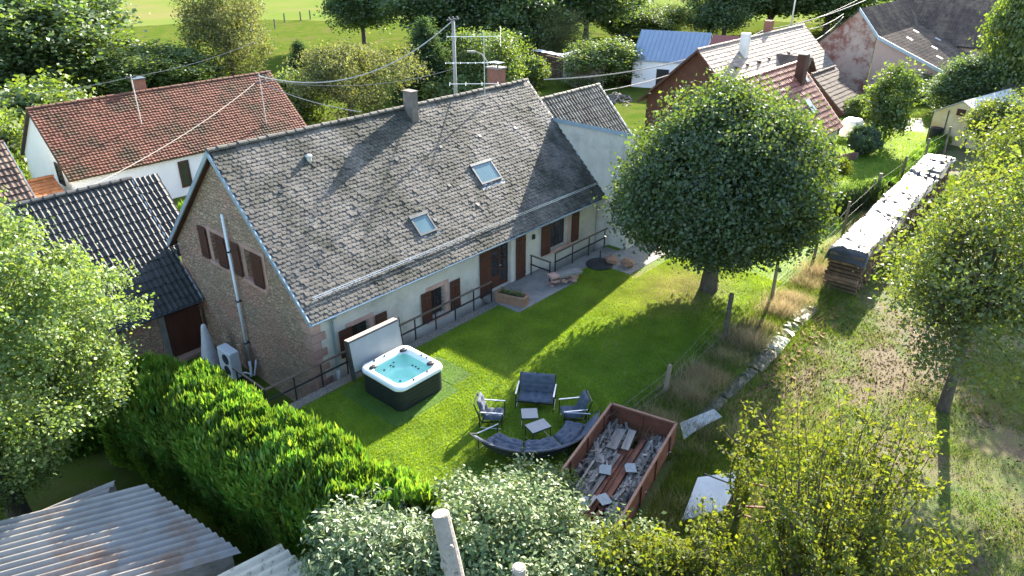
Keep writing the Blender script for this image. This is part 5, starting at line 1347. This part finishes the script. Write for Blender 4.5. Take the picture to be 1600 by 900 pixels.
# foreground pear shoots: long upright leafy stems
def shoots(name, label, cat, loc, n, h, rad, lm, seed, lsize=.10, wid=.55, group=None, dens=26, hv=.35, lean=.25):
    t_ = thing(name, label, cat, loc, 0, group); rnd = random.Random(seed); mb = MB(); pts = []
    for i in range(n):
        a = rnd.uniform(0,6.28); rr_ = rad*math.sqrt(rnd.random()); hh = h*rnd.uniform(1-hv,1+hv*.35)*(1-.35*(rr_/rad)**2)
        b = Vector((rr_*.35*math.cos(a),rr_*.35*math.sin(a),hh*.12)); e = Vector((rr_*math.cos(a)+rnd.gauss(0,lean*.4),rr_*math.sin(a)+rnd.gauss(0,lean*.4),hh))
        L_ = limb(mb, b, e, .03, .006, rnd, .06, 6, 4)
        for s0,s1 in zip(L_[1:-1],L_[2:]):
            for k_ in range(dens): pts.append(s0.lerp(s1,rnd.random())+Vector((rnd.gauss(0,.07),rnd.gauss(0,.07),rnd.gauss(0,.05))))
        for k_ in range(3):
            s0 = L_[rnd.randrange(2,6)]; e2 = s0+Vector((rnd.gauss(0,.45),rnd.gauss(0,.45),rnd.uniform(.2,.7)))
            q = limb(mb, s0, e2, .012, .004, rnd, .08, 3, 3)
            for k2 in range(dens): pts.append(q[0].lerp(q[-1],rnd.uniform(.15,1))+Vector((rnd.gauss(0,.06),rnd.gauss(0,.06),rnd.gauss(0,.05))))
    mb.tube([(0,0,-.2),(0,0,h*.2)],[.09,.05],8)
    part('stem', mb, m_bark, t_, smooth=True, world=False)
    P = np.array([tuple(p_) for p_ in pts]); V,F = leaves(P, lsize, wid, .35, None, .5, seed+3)
    npobj('crown', V, F, lm, t_); return t_
shoots('pear_tree', 'yellow-green pear tree with upright shoots in the lower corner of the orchard', 'tree', (12.4,2.3,0), 90, 6.1, 2.3, l_pear, 51, .105, .6, None, 24)
shoots('pear_tree', 'second pear tree with long shoots beside the trailer end', 'tree', (10.6,4.2,0), 50, 3.4, 1.4, l_pear, 52, .10, .6, None, 24)
shoots('pear_tree', 'low pear tree at the bottom edge with a branch reaching out', 'tree', (10.6,1.2,0), 60, 4.6, 1.8, l_pear, 53, .10, .6, None, 26)
shoots('pear_sapling', 'slender leafy sapling rising beside the white board', 'sapling', (14.6,5.2,0), 7, 3.4, .55, l_pear, 54, .11, .6, None, 20, .3)
# bushes in front of the lawn
C,D = crown_clusters(260, 1.75, 1.75, 1.55, 1.35, 1.5, 61, .34, .3, .5)
tree('variegated_bush', 'pale variegated bush between hedge and rusty trailer', 'bush', G(765,868,.9)-Vector((0,0,.9)), .4, .07, C*np.array([1.05,1.05,.74]), D, 110, .18, .115, .55, l_privet, 62, 50, 1.3, .3, .2)
C,D = crown_clusters(200, 2.0, 1.35, 1.35, 1.35, 1.6, 63, .34, .3, .5)
tree('glossy_bush', 'glossy pinnate-leaved bush at the lower end of the hedge', 'bush', G(575,865,1.2)-Vector((0,0,1.2)), .5, .07, C*np.array([1.05,1.05,.74]), D, 125, .18, .15, .33, l_ash, 64, 50, 1.3, .3, .3)
C,D = crown_clusters(230, 2.0, 1.7, 1.5, 1.3, 1.6, 65, .34, .3, .5)
tree('variegated_bush', 'pale bush at the bottom edge in front of the trailer opening', 'bush', G(895,935,1.2)-Vector((0,0,1.2)), .5, .07, C*np.array([1.05,1.05,.74]), D, 110, .18, .115, .55, l_privet, 66, 50, 1.3, .3, .2)
C,D = crown_clusters(150, 1.4, 1.3, 1.2, 1.1, 1.2, 67, .34, .3, .5)
tree('green_bush', 'small bright green bush touching the trailer corner', 'bush', G(855,775,.7)-Vector((0,0,.7)), .3, .05, C*.5, D, 85, .16, .08, .6, l_bgm, 68, 30, .6, .4, .2)
C,D = crown_clusters(170, 1.8, 1.4, 1.4, 1.2, 1.4, 69, .34, .3, .5)
tree('pear_bush', 'yellow-green bush filling the bottom edge beside the second cut trunk', 'bush', G(1000,920,1.2)-Vector((0,0,1.2)), .5, .06, C*.85, D, 85, .22, .115, .6, l_pear, 70, 40, .5, .4, .3)
# cut trunks
p_ = CAM + ray(688,803)*10.6; q_ = CAM + ray(712,905)*10.9
dv = (q_-p_).normalized(); gz = (p_.z-0)/(-dv.z); ft = p_+dv*gz
ct = thing('cut_trunk', 'pale sawn-off trunk standing among the bushes in the foreground', 'trunk', (ft.x,ft.y,0))
pts_ = [ft.lerp(p_,k_/9) for k_ in range(10)]; rad_ = [.17,.165,.16,.155,.15,.147,.15,.140,.143,.132]
part('trunk', MB().tube(pts_, rad_, 14), m_birch, ct, smooth=False)
part('cut_face', MB().tube([p_,p_-dv*.012],[.118,.118],14), m_cutwood, ct)
for k_,(f_,a_) in enumerate(((.72,.5),(.87,2.4),(.93,4.2))):
    c_ = ft.lerp(p_,f_); part('knot', MB().lathe([(.07,0),(.06,.03),(.03,.04)],(0,0,0),9).xf(Matrix.Translation(c_+Vector((math.cos(a_),math.sin(a_),0))*.13) @ Vector((math.cos(a_),math.sin(a_),.1)).to_track_quat('Z','Y').to_matrix().to_4x4()), m_birch, ct)
p2_ = CAM + ray(811,886)*9.6
single('cut_trunk', MB().tube([(0,0,-p2_.z),(0,0,0)],[.12,.09],12).tube([(0,0,0.0),(0,0,.008)],[.07,.07],12), m_birch, 'slim sawn-off trunk just showing at the bottom edge', 'trunk', p2_)

# ------------------------------------------------------------------ hedges
def hedge(name, label, path, wd, hgt, n, lm, seed, size=.22, zoff=0.0, wid=.28, upright=1.6, rough=.22):
    r = np.random.default_rng(seed); P = [Vector(p_) for p_ in path]; L_ = [(b-a).length for a,b in zip(P[:-1],P[1:])]; tot = sum(L_)
    out = []; nr = []
    s = r.uniform(0,tot,n); k = r.uniform(0,1,n)
    lf = lump(seed,6,.3)
    for si,ki in zip(s,k):
        i = 0; rem = si
        while i < len(L_)-1 and rem > L_[i]: rem -= L_[i]; i += 1
        a,b = P[i],P[i+1]; d = (b-a).normalized(); nx_ = Vector((-d.y,d.x,0)); c = a+d*rem
        off_w = (ki*(2*hgt+wd)-hgt)/wd*1.7
        lumpy = 1+rough*(.28*math.sin(si*1.3+seed+off_w)+.25*math.sin(si*3.1+off_w*3)+.22*math.sin(si*7.3+1-off_w*5)+.2*math.sin(si*13.7+off_w*9))
        # cross-section: sides then rounded top
        per_ = 2*hgt+wd; q = ki*per_
        if q < hgt: off, z, nn_ = -wd/2, q, (-nx_)
        elif q < hgt+wd: off, z, nn_ = -wd/2+(q-hgt), hgt, Vector((0,0,1))
        else: off, z, nn_ = wd/2, per_-q, nx_
        rnd_ = abs(off)/(wd/2); top = hgt*lumpy*(1-.22*rnd_**3)
        z = z/hgt*top; ins = r.uniform(0,.3)**1.0
        off *= (1-ins)*(1+.1*math.sin(si*3.3+z*2)); z -= (ins*.5 if nn_.z > .5 else 0)
        zg = zoff
        pp = c+nx_*off; out.append((pp.x,pp.y,c.z+z+zg)); nr.append((nn_.x,nn_.y,nn_.z))
    C = np.array(out); Nn = np.array(nr); C += r.normal(size=C.shape)*.05
    # sprays: tall narrow diamonds pointing up and outwards
    t = r.normal(size=C.shape)*.45; t[:,2] += upright; t += Nn*.55; t /= np.linalg.norm(t,axis=1)[:,None]
    b = np.cross(t, r.normal(size=C.shape)); b /= np.linalg.norm(b,axis=1)[:,None]
    sz = size*(1+.65*r.uniform(-1,1,(len(C),1))); V = np.empty((len(C),4,3))
    V[:,0] = C-t*sz*.4; V[:,2] = C+t*sz*.6; V[:,1] = C+b*sz*wid*.5; V[:,3] = C-b*sz*wid*.5
    t_ = thing(name, label, 'hedge', path[0])
    o = npobj('foliage', V.reshape(-1,3), np.arange(4*len(C)).reshape(-1,4), lm, t_); o.location = -Vector(path[0])
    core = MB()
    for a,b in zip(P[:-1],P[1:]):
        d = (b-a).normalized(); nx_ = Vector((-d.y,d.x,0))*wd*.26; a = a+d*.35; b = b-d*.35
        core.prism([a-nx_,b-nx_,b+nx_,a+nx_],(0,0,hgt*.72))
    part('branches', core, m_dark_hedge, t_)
    return t_
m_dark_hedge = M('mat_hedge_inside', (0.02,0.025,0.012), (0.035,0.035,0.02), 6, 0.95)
hedge('thuja_hedge', 'long shaggy bright green thuja hedge bordering the lawn', [(6.6,22.4,-1.7),(7.0,19.4,-1.3),(7.3,16.2,-1.15),(7.6,13.2,-1.1),(7.95,10.5,-1.1)], 2.5, 3.15, 135000, l_thuja, 71, .21)
hedge('thuja_hedge', 'shaded end of green hedge in front of the stone shed', [(4.6,24.4,LOW),(7.2,23.2,LOW)], 1.6, 1.5, 14000, l_thuja, 72, .2)
hedge('clipped_hedge', 'dark clipped hedge across the neighbour garden behind the linden', [G(1262,345),G(1368,318)], 1.0, 1.45, 12000, l_bgd, 73, .16, rough=.04)
hedge('low_hedge', 'low yellow-green hedge along the fence beside the wood pile', [G(1385,300),G(1440,248),G(1492,212)], .8, .7, 12000, l_thuja, 74, .16, rough=.12)
hedge('ivy_hedge', 'leafy strip of hedge between white house and farmhouse', [(15.5,38.5,-2.0),(21,39.5,-2.0)], 1.4, 2.0, 12000, l_thuja, 75, .25, rough=.12)

# ------------------------------------------------------------------ background trees: prototypes copied about
def proto(kind, seed):
    if kind == 'dark': C,D = crown_clusters(330, 6.0, 4.0, 4.0, 4.6, 5.4, seed, .26, .3, .5); return C,D,85,.52,.27,.75,l_bgd
    if kind == 'mid': C,D = crown_clusters(300, 5.4, 3.8, 3.8, 4.0, 4.8, seed, .26, .3, .5); return C,D,75,.50,.27,.75,l_bgm
    if kind == 'olive': C,D = crown_clusters(320, 4.2, 3.6, 3.6, 3.4, 3.8, seed, .30, .3, .5); return C,D,70,.36,.20,.45,l_bgl
    if kind == 'bush': C,D = crown_clusters(150, 2.0, 2.2, 2.2, 1.8, 1.8, seed, .24, .35, .5); return C,D,60,.36,.26,.7,l_bgm
    if kind == 'fir':
        r = np.random.default_rng(seed); n = 420; z = 9.5*(1-r.uniform(0,1,n)**.6); rad = (1-z/10)*2.7*(.45+.55*r.uniform(0,1,n)); a = r.uniform(0,6.28,n)
        C = np.column_stack([rad*np.cos(a),rad*np.sin(a),z+.7-rad*.15]); D = np.column_stack([np.cos(a),np.sin(a),np.full(n,.2)]); return C,D,34,.28,.34,.3,l_con
protos = {}
def bgtree(kind, px, base_y, top_y, width_px, label, name, zg=-2.2, dist=None, variant=0):
    """place so that the foot is at (px, base_y) on the ground and the crown reaches top_y"""
    p_ = G(px, base_y, zg); d_ = depth(p_)
    hgt = 1.0
    for k_ in range(400):
        hgt = k_*.1
        if proj((p_.x,p_.y,zg+hgt))[1] < top_y: break
    key = (kind, variant)
    wd = width_px*d_/FPX
    if key not in protos:
        C,D,per,spread,size,wid,lm = proto(kind, 80+variant*7+len(kind))
        t_ = tree(name, label, 'tree' if kind != 'bush' else 'bush', p_, 1.6 if kind != 'bush' else .4, .22 if kind != 'bush' else .08, C, D, per, spread, size, wid, lm, 90+variant, 22, .5, .4, .2, 'trees behind the houses')
        protos[key] = (t_, C[:,2].max()+.5, 2*np.percentile(np.abs(C[:,0]),96)+.6)
        o = t_
    else:
        o = copy_thing(protos[key][0], p_, 0, label); o.name = name; o['category'] = 'tree' if kind != 'bush' else 'bush'
    _,H_,W_ = protos[key]
    o.scale = (wd/W_, wd/W_, hgt/H_); o.rotation_euler = (0,0,random.uniform(0,6.28))
    return o
BG = [
 ('dark',60,150,-70,260,'huge dark green tree above the white house gable','broadleaf_tree',0),
 ('dark',-20,170,-20,220,'dark tree at the picture corner above the cottage','broadleaf_tree',1),
 ('mid',180,150,58,170,'bushy mid green tree right behind the red roof','broadleaf_tree',0),
 ('mid',262,150,62,120,'leafy green tree between huge dark tree and grey willow','broadleaf_tree',1),
 ('bush',60,240,125,170,'bright leafy bush left of the white house gable','leafy_bush',0),
 ('bush',10,300,190,120,'green bush below the bright bush at the picture edge','leafy_bush',1),
 ('bush',300,140,95,90,'bright low bush behind the red roof end','leafy_bush',0),
 ('olive',365,130,-50,140,'tall grey-green willow behind the red roof end','willow_tree',0),
 ('fir',475,140,62,60,'small blue-green conifer in the meadow beside the willow','conifer',0),
 ('olive',550,195,62,180,'wide olive-leaved tree behind the farmhouse ridge','olive_leaved_tree',1),
 ('bush',470,190,110,80,'scrubby bush at the foot of the olive-leaved tree','leafy_bush',1),
 ('dark',570,75,-60,100,'narrow dark tree at the meadow edge','broadleaf_tree',2),
 ('fir',668,160,25,100,'pale bushy pine left of the utility pole','pine_tree',1),
 ('bush',720,180,110,90,'green bush behind the aerial','leafy_bush',0),
 ('mid',755,165,45,100,'yellowing tree behind the aerial','broadleaf_tree',2),
 ('dark',690,80,-80,150,'big dark tree above the pine','broadleaf_tree',0),
 ('dark',790,85,-90,160,'big dark tree above the brick chimney','broadleaf_tree',1),
 ('olive',868,92,8,90,'dense rounded olive tree behind the log stack','olive_leaved_tree',0),
 ('dark',915,70,-80,130,'dark tree behind the dense olive tree','broadleaf_tree',2),
 ('dark',850,60,-90,120,'dark tree between the brick chimney and the olive tree','broadleaf_tree',0),
 ('mid',948,135,58,130,'spreading fruit tree in the yard before the log stack','fruit_tree',0),
 ('bush',825,140,85,60,'young leafy tree beside the farmhouse verge','leafy_bush',1),
 ('mid',975,62,2,90,'mid green tree left of the metal barn','broadleaf_tree',1),
 ('mid',1030,58,5,70,'mid green tree directly behind the metal barn','broadleaf_tree',2),
 ('dark',1130,62,-60,120,'dark tree behind the red metal barn','broadleaf_tree',1),
 ('olive',1105,60,5,60,'lighter tree at the end of the red metal barn','olive_leaved_tree',1),
 ('dark',1200,55,-80,150,'dark tree behind the pale roof','broadleaf_tree',2),
 ('dark',1290,50,-80,160,'dark tree behind the curved street lamp','broadleaf_tree',0),
 ('dark',1390,20,-90,160,'dark tree above the pink barn ridge','broadleaf_tree',1),
 ('mid',1575,195,-60,140,'big leafy tree beside the pink barn','broadleaf_tree',0),
 ('dark',1500,190,90,90,'dark bush at the corner of the pink barn','broadleaf_tree',2),
 ('bush',1420,160,118,110,'green shrubs at the foot of the pink barn wall','leafy_bush',0),
 ('bush',1350,190,150,60,'leafy shrub in front of the pink barn gable','leafy_bush',1),
 ('bush',1290,215,185,40,'small shrub between red roof and white tank','leafy_bush',0),
]
for k_,(kind,px_,by_,ty_,wp_,lab_,nm_,var_) in enumerate(BG):
    zg = -2.2 if px_ < 1250 else (-.6 if by_ > 100 else -2.2)
    bgtree(kind, px_, by_, ty_, wp_, lab_, nm_, zg, None, var_)
# neighbour garden
C,D = crown_clusters(120, 2.9, 1.5, 1.5, 2.2, 2.0, 95, .2, .3, .5)
tree('garden_tree', 'slim young tree standing on the neighbour lawn before the pink barn', 'tree', G(1378,228), 1.2, .08, C, D, 60, .30, .22, .6, l_bgm, 96, 20, .5, .4, .2)
C,D = crown_clusters(160, 1.0, 1.0, 1.0, .85, .85, 97, .03, .8, .5)
tree('round_shrub', 'clipped round dark shrub on the neighbour lawn', 'shrub', G(1345,242), .3, .06, C, D, 60, .10, .13, .6, l_bgd, 98, 10, .4, .8, .2)
C,D = crown_clusters(60, .9, .9, .9, .7, .7, 99, .2, .4, .5)
tree('flowering_shrub', 'yellow leaved shrub by the low brick wall', 'shrub', G(1300,282), .3, .05, C, D, 60, .18, .13, .6, l_pear, 100, 10, .5, .4, .2)

bt = thing('bare_shrub', 'leafless grey shrub at the picture edge beside the greenhouse', 'shrub', G(1575,195)); mb = MB(); rnd = random.Random(77)
for i in range(60):
    a = rnd.uniform(0,6.28); e = Vector((math.cos(a)*rnd.uniform(.3,2.2),math.sin(a)*rnd.uniform(.3,2.2),rnd.uniform(1.2,3.4)))
    q = limb(mb,(0,0,0),e,.045,.01,rnd,.12,4,4)
    for k_ in range(3): limb(mb,q[3],e+Vector((rnd.gauss(0,.5),rnd.gauss(0,.5),rnd.gauss(.2,.4))),.018,.006,rnd,.1,2,3)
part('branches', mb, m_polepost, bt, world=False)
# ------------------------------------------------------------------ neighbour garden objects
w0, w1_ = G(1282,258), G(1338,248)
bw_ = thing('brick_wall', 'low red brick garden wall behind the clipped hedge', 'wall', w0)
d_ = (w1_-w0); L_ = d_.length; an_ = math.atan2(d_.y,d_.x); bw_.rotation_euler = (0,0,an_)
bme = mesh_of(MB().box((.006,-.1,.006),(.244,.1,.069)),'brick',m_brick)
for j in range(6):
    for i in range(int(L_/.25)):
        ob = bpy.data.objects.new('brick', bme); COL.objects.link(ob); ob.parent = bw_; ob.location = (i*.25+(.12 if j%2 else 0), random.uniform(-.006,.006), j*.075)
part('mortar', MB().box((.02,-.085,0),(L_,.085,.44)), m_conc, bw_, world=False)
tk = thing('white_tank', 'white plastic tank beside the red roofed house', 'tank', G(1328,212))
part('body', MB().bevbox((-.7,-.6,0),(.7,.6,1.2),.15), m_ivory, tk, world=False); part('lid', MB().lathe([(.2,0),(.22,.06),(.1,.1)],(0,0,1.2),14), m_acw, tk, world=False)
for z in (.3,.6,.9): part('band', MB().bevbox((-.72,-.62,z),(.72,.62,z+.05),.15), m_acw, tk, world=False)
# film greenhouse
gb = G(1448,218); gr = thing('greenhouse', 'film greenhouse with white roof and yellowed door end', 'greenhouse', gb, R(-12))
GL, GWd, GE, GR_ = 7.0, 3.6, 2.0, 3.0
part('end_wall', MB().prism([(0,0,0),(0,-GWd,0),(0,-GWd,GE),(0,-GWd/2,GR_),(0,0,GE)],(.04,0,0)), m_film, gr, world=False)
part('side_wall', MB().box((.05,-GWd,0),(GL,-GWd+.04,GE)), m_film, gr, world=False); part('side_wall', MB().box((.05,-.04,0),(GL,0,GE)), m_film, gr, world=False)
part('roof_film', MB().prism([(-.15,.15,GE-.06),(GL,.15,GE-.06),(GL,-GWd/2,GR_+.03),(-.15,-GWd/2,GR_+.03)],(0,0,.05)), m_whitefilm, gr, world=False)
part('roof_film', MB().prism([(-.15,-GWd/2,GR_+.03),(GL,-GWd/2,GR_+.03),(GL,-GWd-.15,GE-.06),(-.15,-GWd-.15,GE-.06)],(0,0,.05)), m_whitefilm, gr, world=False)
part('door', MB().box((-.03,-GWd*.7,0),(-.005,-GWd*.3,1.9)), m_film, gr, world=False); part('window', MB().box((-.03,-GWd*.58,2.05),(-.005,-GWd*.42,2.5)), m_timber, gr, world=False)
for y in (0,-GWd*.28,-GWd*.72,-GWd): part('post', MB().box((-.06,y-.03,0),(-.031,y+.03,GE+.3)), m_zincd, gr, world=False)
single('water_butt', MB().lathe([(.36,0),(.42,.5),(.42,1.0),(.38,1.05)],(0,0,0),14), m_blackp, 'black water butt by the greenhouse door', 'barrel', G(1458,222))
pv_ = sheet('paved_patch', [tuple(G(1395,205).xy),tuple(G(1445,205).xy),tuple(G(1440,185).xy),tuple(G(1400,185).xy)], .012, m_conc)

# log stacks in the yard behind
def log_stack(label, a, b, h, top=True, seed=1, zg=-1.95, name='log_stack'):
    a = G(*a, zg); b = G(*b, zg); d = b-a; L_ = d.length
    t_ = thing(name, label, 'log stack', a, math.atan2(d.y,d.x)); r_ = random.Random(seed); mb = MB()
    n = int(L_/.28); m = int(h/.26)
    for i in range(n):
        for j in range(m):
            rr_ = r_.uniform(.09,.14); x = (i+.5)*.28; z = .13+j*.26
            mb.prism([(x+rr_*math.cos(k_*1.047),-.5+r_.uniform(-.06,.06),z+rr_*math.sin(k_*1.047)) for k_ in range(6)],(0,1.0,0))
    o = part('stacked_logs', mb, m_log, t_, world=False, kind='stuff')
    if top:
        cm = MB(); k_ = 14
        for i in range(k_+1):
            for y in (-.75,-.2,.3,.75): cm.v.append((L_*i/k_, y, h+.12+.1*(y<.5)+r_.uniform(-.06,.06)))
        for i in range(k_):
            for j in range(3): cm.f.append((i*4+j,i*4+4+j,i*4+5+j,i*4+j+1))
        part('cover_sheet', cm, m_greysheet, t_, world=False)
    return t_
log_stack('long log stack with pale sheet cover left of the fruit tree', (838,112), (905,128), 2.3, True, 3)
log_stack('log stack running behind the fruit tree', (905,128), (1010,128), 1.6, True, 4)
log_stack('log stack with flat white cover in front of the metal barn', (1010,128), (1062,134), 1.9, True, 5)
rb_ = MB(); r_ = random.Random(6)
for i in range(150):
    p_ = G(960,158,-1.9); rad = abs(r_.gauss(0,.9)); a = r_.uniform(0,6.28)
    rb_.cbox((p_.x+rad*math.cos(a)*1.4,p_.y+rad*math.sin(a),-1.9+max(.05,.9-rad*.5)*r_.random()),(.4,.12,.1),r_.uniform(0,3),r_.gauss(0,.4),r_.gauss(0,.4))
single('rubble', rb_, m_oldwood, 'loose heap of split firewood behind the annex', 'firewood', kind='stuff')
dw = [G(985,205,-1.0),G(1040,185,-1.2),G(1000,160,-1.7),G(962,185,-1.5)]
# meadow fence posts
for i,(x,y) in enumerate([(445,35),(470,32),(485,30),(508,25),(430,45),(520,22)]):
    p_ = G(x,y,-2.4); single('meadow_post', MB().tube([(0,0,-.2),(0,0,1.6)],[.14,.12],7), m_post, ['meadow fence post in the shade strip','second meadow fence post from the shade strip','third meadow fence post','tall dark meadow fence post','leftmost meadow fence post','meadow fence post beside the narrow dark tree'][i], 'fence post', p_, 0, 'fence posts in the meadow')

# ------------------------------------------------------------------ grass
def blades(name, label, n, sampler, h, wd, mat, seed, lean=.35, keep=None, kind='stuff', hv=.5):
    r = np.random.default_rng(seed); P = sampler(r, n)
    if keep is not None: P = P[keep(P, r)]
    n = len(P); a = r.uniform(0,6.28,n); hh = h*(1-hv+2*hv*r.uniform(0,1,n))
    if P.shape[1] == 4: hh = hh*P[:,3]; P = P[:,:3]
    ln = r.normal(size=(n,2))*lean*hh[:,None]
    V = np.empty((n,3,3)); wv = np.column_stack([np.cos(a),np.sin(a),np.zeros(n)])*wd*.5
    V[:,0] = P-wv; V[:,1] = P+wv; V[:,2] = P; V[:,2,:2] += ln; V[:,2,2] += hh
    o = npobj(name, V.reshape(-1,3), np.arange(3*n).reshape(-1,3), mat, None, False, kind)
    tag(o, label, 'grass'); return o
def box_sampler(x0,x1,y0,y1,z=0.006):
    def f(r,n): return np.column_stack([r.uniform(x0,x1,n),r.uniform(y0,y1,n),np.full(n,z)])
    return f
def nz2(P, s, seed):
    r = np.random.default_rng(seed); v = np.zeros(len(P))
    for k_ in range(6):
        w_ = r.normal(size=2)*s*(1+k_*.6); v += np.sin(P[:,0]*w_[0]+P[:,1]*w_[1]+r.uniform(0,6.28))/(1+k_*.4)
    return v/2.2
def lawn_keep(P, r):
    x,y = P[:,0],P[:,1]
    m = ~((x>11.22)&(x<14.0)&(y>14.82)&(y<17.78)) & ~((x>13.99)&(x<14.97)&(y>15.17)&(y<17.03)) & (y<18.0) & ~((x>19.3)&(x<23.2)&(y>16.9)) & ~((x>23.1)&(y>17.45)) & ~((x>25.2)&(x<30.3)&(y>15.2))
    d = np.hypot(x-26.4,y-12.4); m &= r.uniform(size=len(P)) > np.clip(1.0-d/3.0,0,1)*.9
    return m
blades('lawn_grass', 'short mown grass covering the garden lawn', 330000, box_sampler(8.3,29,9.9,18.0), .05, .016, l_grass, 5, .5, lawn_keep)
blades('neighbour_grass', 'short grass of the neighbour lawn beyond the linden', 60000, box_sampler(29,60,11,17.5), .06, .03, l_grass, 6, .5)
blades('dry_patch_grass', 'yellowed dry grass around the linden trunk', 34000, lambda r,n: np.column_stack([25.2+r.normal(size=n)*1.6,13.5+r.normal(size=n)*1.1,np.full(n,.006)]), .04, .016, l_dry, 7, .6)
def soil_at(P, r):
    m = np.zeros(len(P),bool)
    for so,ra,rb_ in SOIL: m |= (((P[:,0]-so.x)/ra)**2+((P[:,1]-so.y)/rb_)**2+.45*r.normal(size=len(P))+.6*nz2(P,1.5,4)) < .85
    return m
def orch_keep(P, r): return ~soil_at(P, r) & (nz2(P,.55,3)+.35*r.normal(size=len(P)) > -.15) & ~((P[:,0]<16.4)&(P[:,0]>11)&(P[:,1]>6.6))
blades('orchard_grass', 'patchy rough grass of the orchard', 190000, box_sampler(13,36,-7,7.4), .085, .02, l_wild, 8, .6, orch_keep)
def strip(r,n):
    x = r.uniform(15.5,48,n); y = 8.9+.02*(x-15)+r.normal(size=n)*.42; hh = 1+.5*np.sin(x*1.7)+.4*np.sin(x*4.1+1)
    return np.column_stack([x,y,np.full(n,.004),np.clip(hh,.25,2)])
blades('tall_dry_grass', 'tall bleached grass along the orchard fence', 42000, strip, .30, .016, l_dry, 9, .5)
blades('fence_weeds', 'green weeds and grass along the orchard fence', 60000, lambda r,n: np.column_stack([r.uniform(15.5,50,n),8.7+r.normal(size=n)*.75,np.full(n,.004)]), .22, .022, l_wild, 10, .5)
blades('trailer_weeds', 'rough weeds between trailer and scrap row', 36000, lambda r,n: np.column_stack([14.5+r.normal(size=n)*2.6,6.0+r.normal(size=n)*1.3,np.full(n,.004)]), .26, .022, l_wild, 12, .5, lambda P,r: ~((P[:,1]>6.7+.22*(P[:,0]-11.6))&(P[:,1]<9.2+.22*(P[:,0]-11.6))&(P[:,0]<16.6)))
blades('trailer_dry_grass', 'bleached grass tufts around the trailer', 14000, lambda r,n: np.column_stack([16+r.normal(size=n)*2.2,6.3+r.normal(size=n)*1.2,np.full(n,.004)]), .34, .016, l_dry, 13, .5, lambda P,r: ~((P[:,1]>6.7+.22*(P[:,0]-11.6))&(P[:,1]<9.2+.22*(P[:,0]-11.6))&(P[:,0]<16.6)) & (nz2(P,1.1,5)>.1))
# fallen leaves on the orchard floor
r = np.random.default_rng(14); n = 9000
P = np.column_stack([r.uniform(14,32,n),r.uniform(-2,7,n),np.full(n,.03)]); P = P[nz2(P,.6,9)+.3*r.normal(size=n) < -.25]; P = np.concatenate([P]+[np.column_stack([so.x+r.normal(size=700)*ra*.75,so.y+r.normal(size=700)*rb_*.75,np.full(700,.03)]) for so,ra,rb_ in SOIL])
V,F = leaves(P,.075,.7,1.5,None,0,15); o = npobj('fallen_leaves', V, F, l_dead, None, False, 'stuff'); tag(o,'brown fallen leaves on bare orchard soil','leaves')

blades('turf_pile', 'short artificial pile of the turf mats around the hot tub', 26000, lambda r,n: np.column_stack([r.uniform(11.26,14.94,n),r.uniform(14.86,17.74,n),np.full(n,.02)]), .022, .014, l_thuja, 21, .6, lambda P,r: ((P[:,0]<13.97)|((P[:,0]>14.03)&(P[:,1]>15.21)&(P[:,1]<16.99))))

blades('dry_lawn_blades', 'thin straw-coloured patches in the mown lawn', 60000, box_sampler(8.3,29,9.9,18.0), .04, .014, l_dry, 22, .6, lambda P,r: lawn_keep(P,r) & (nz2(P,.7,31)+.35*r.normal(size=len(P)) > .75))
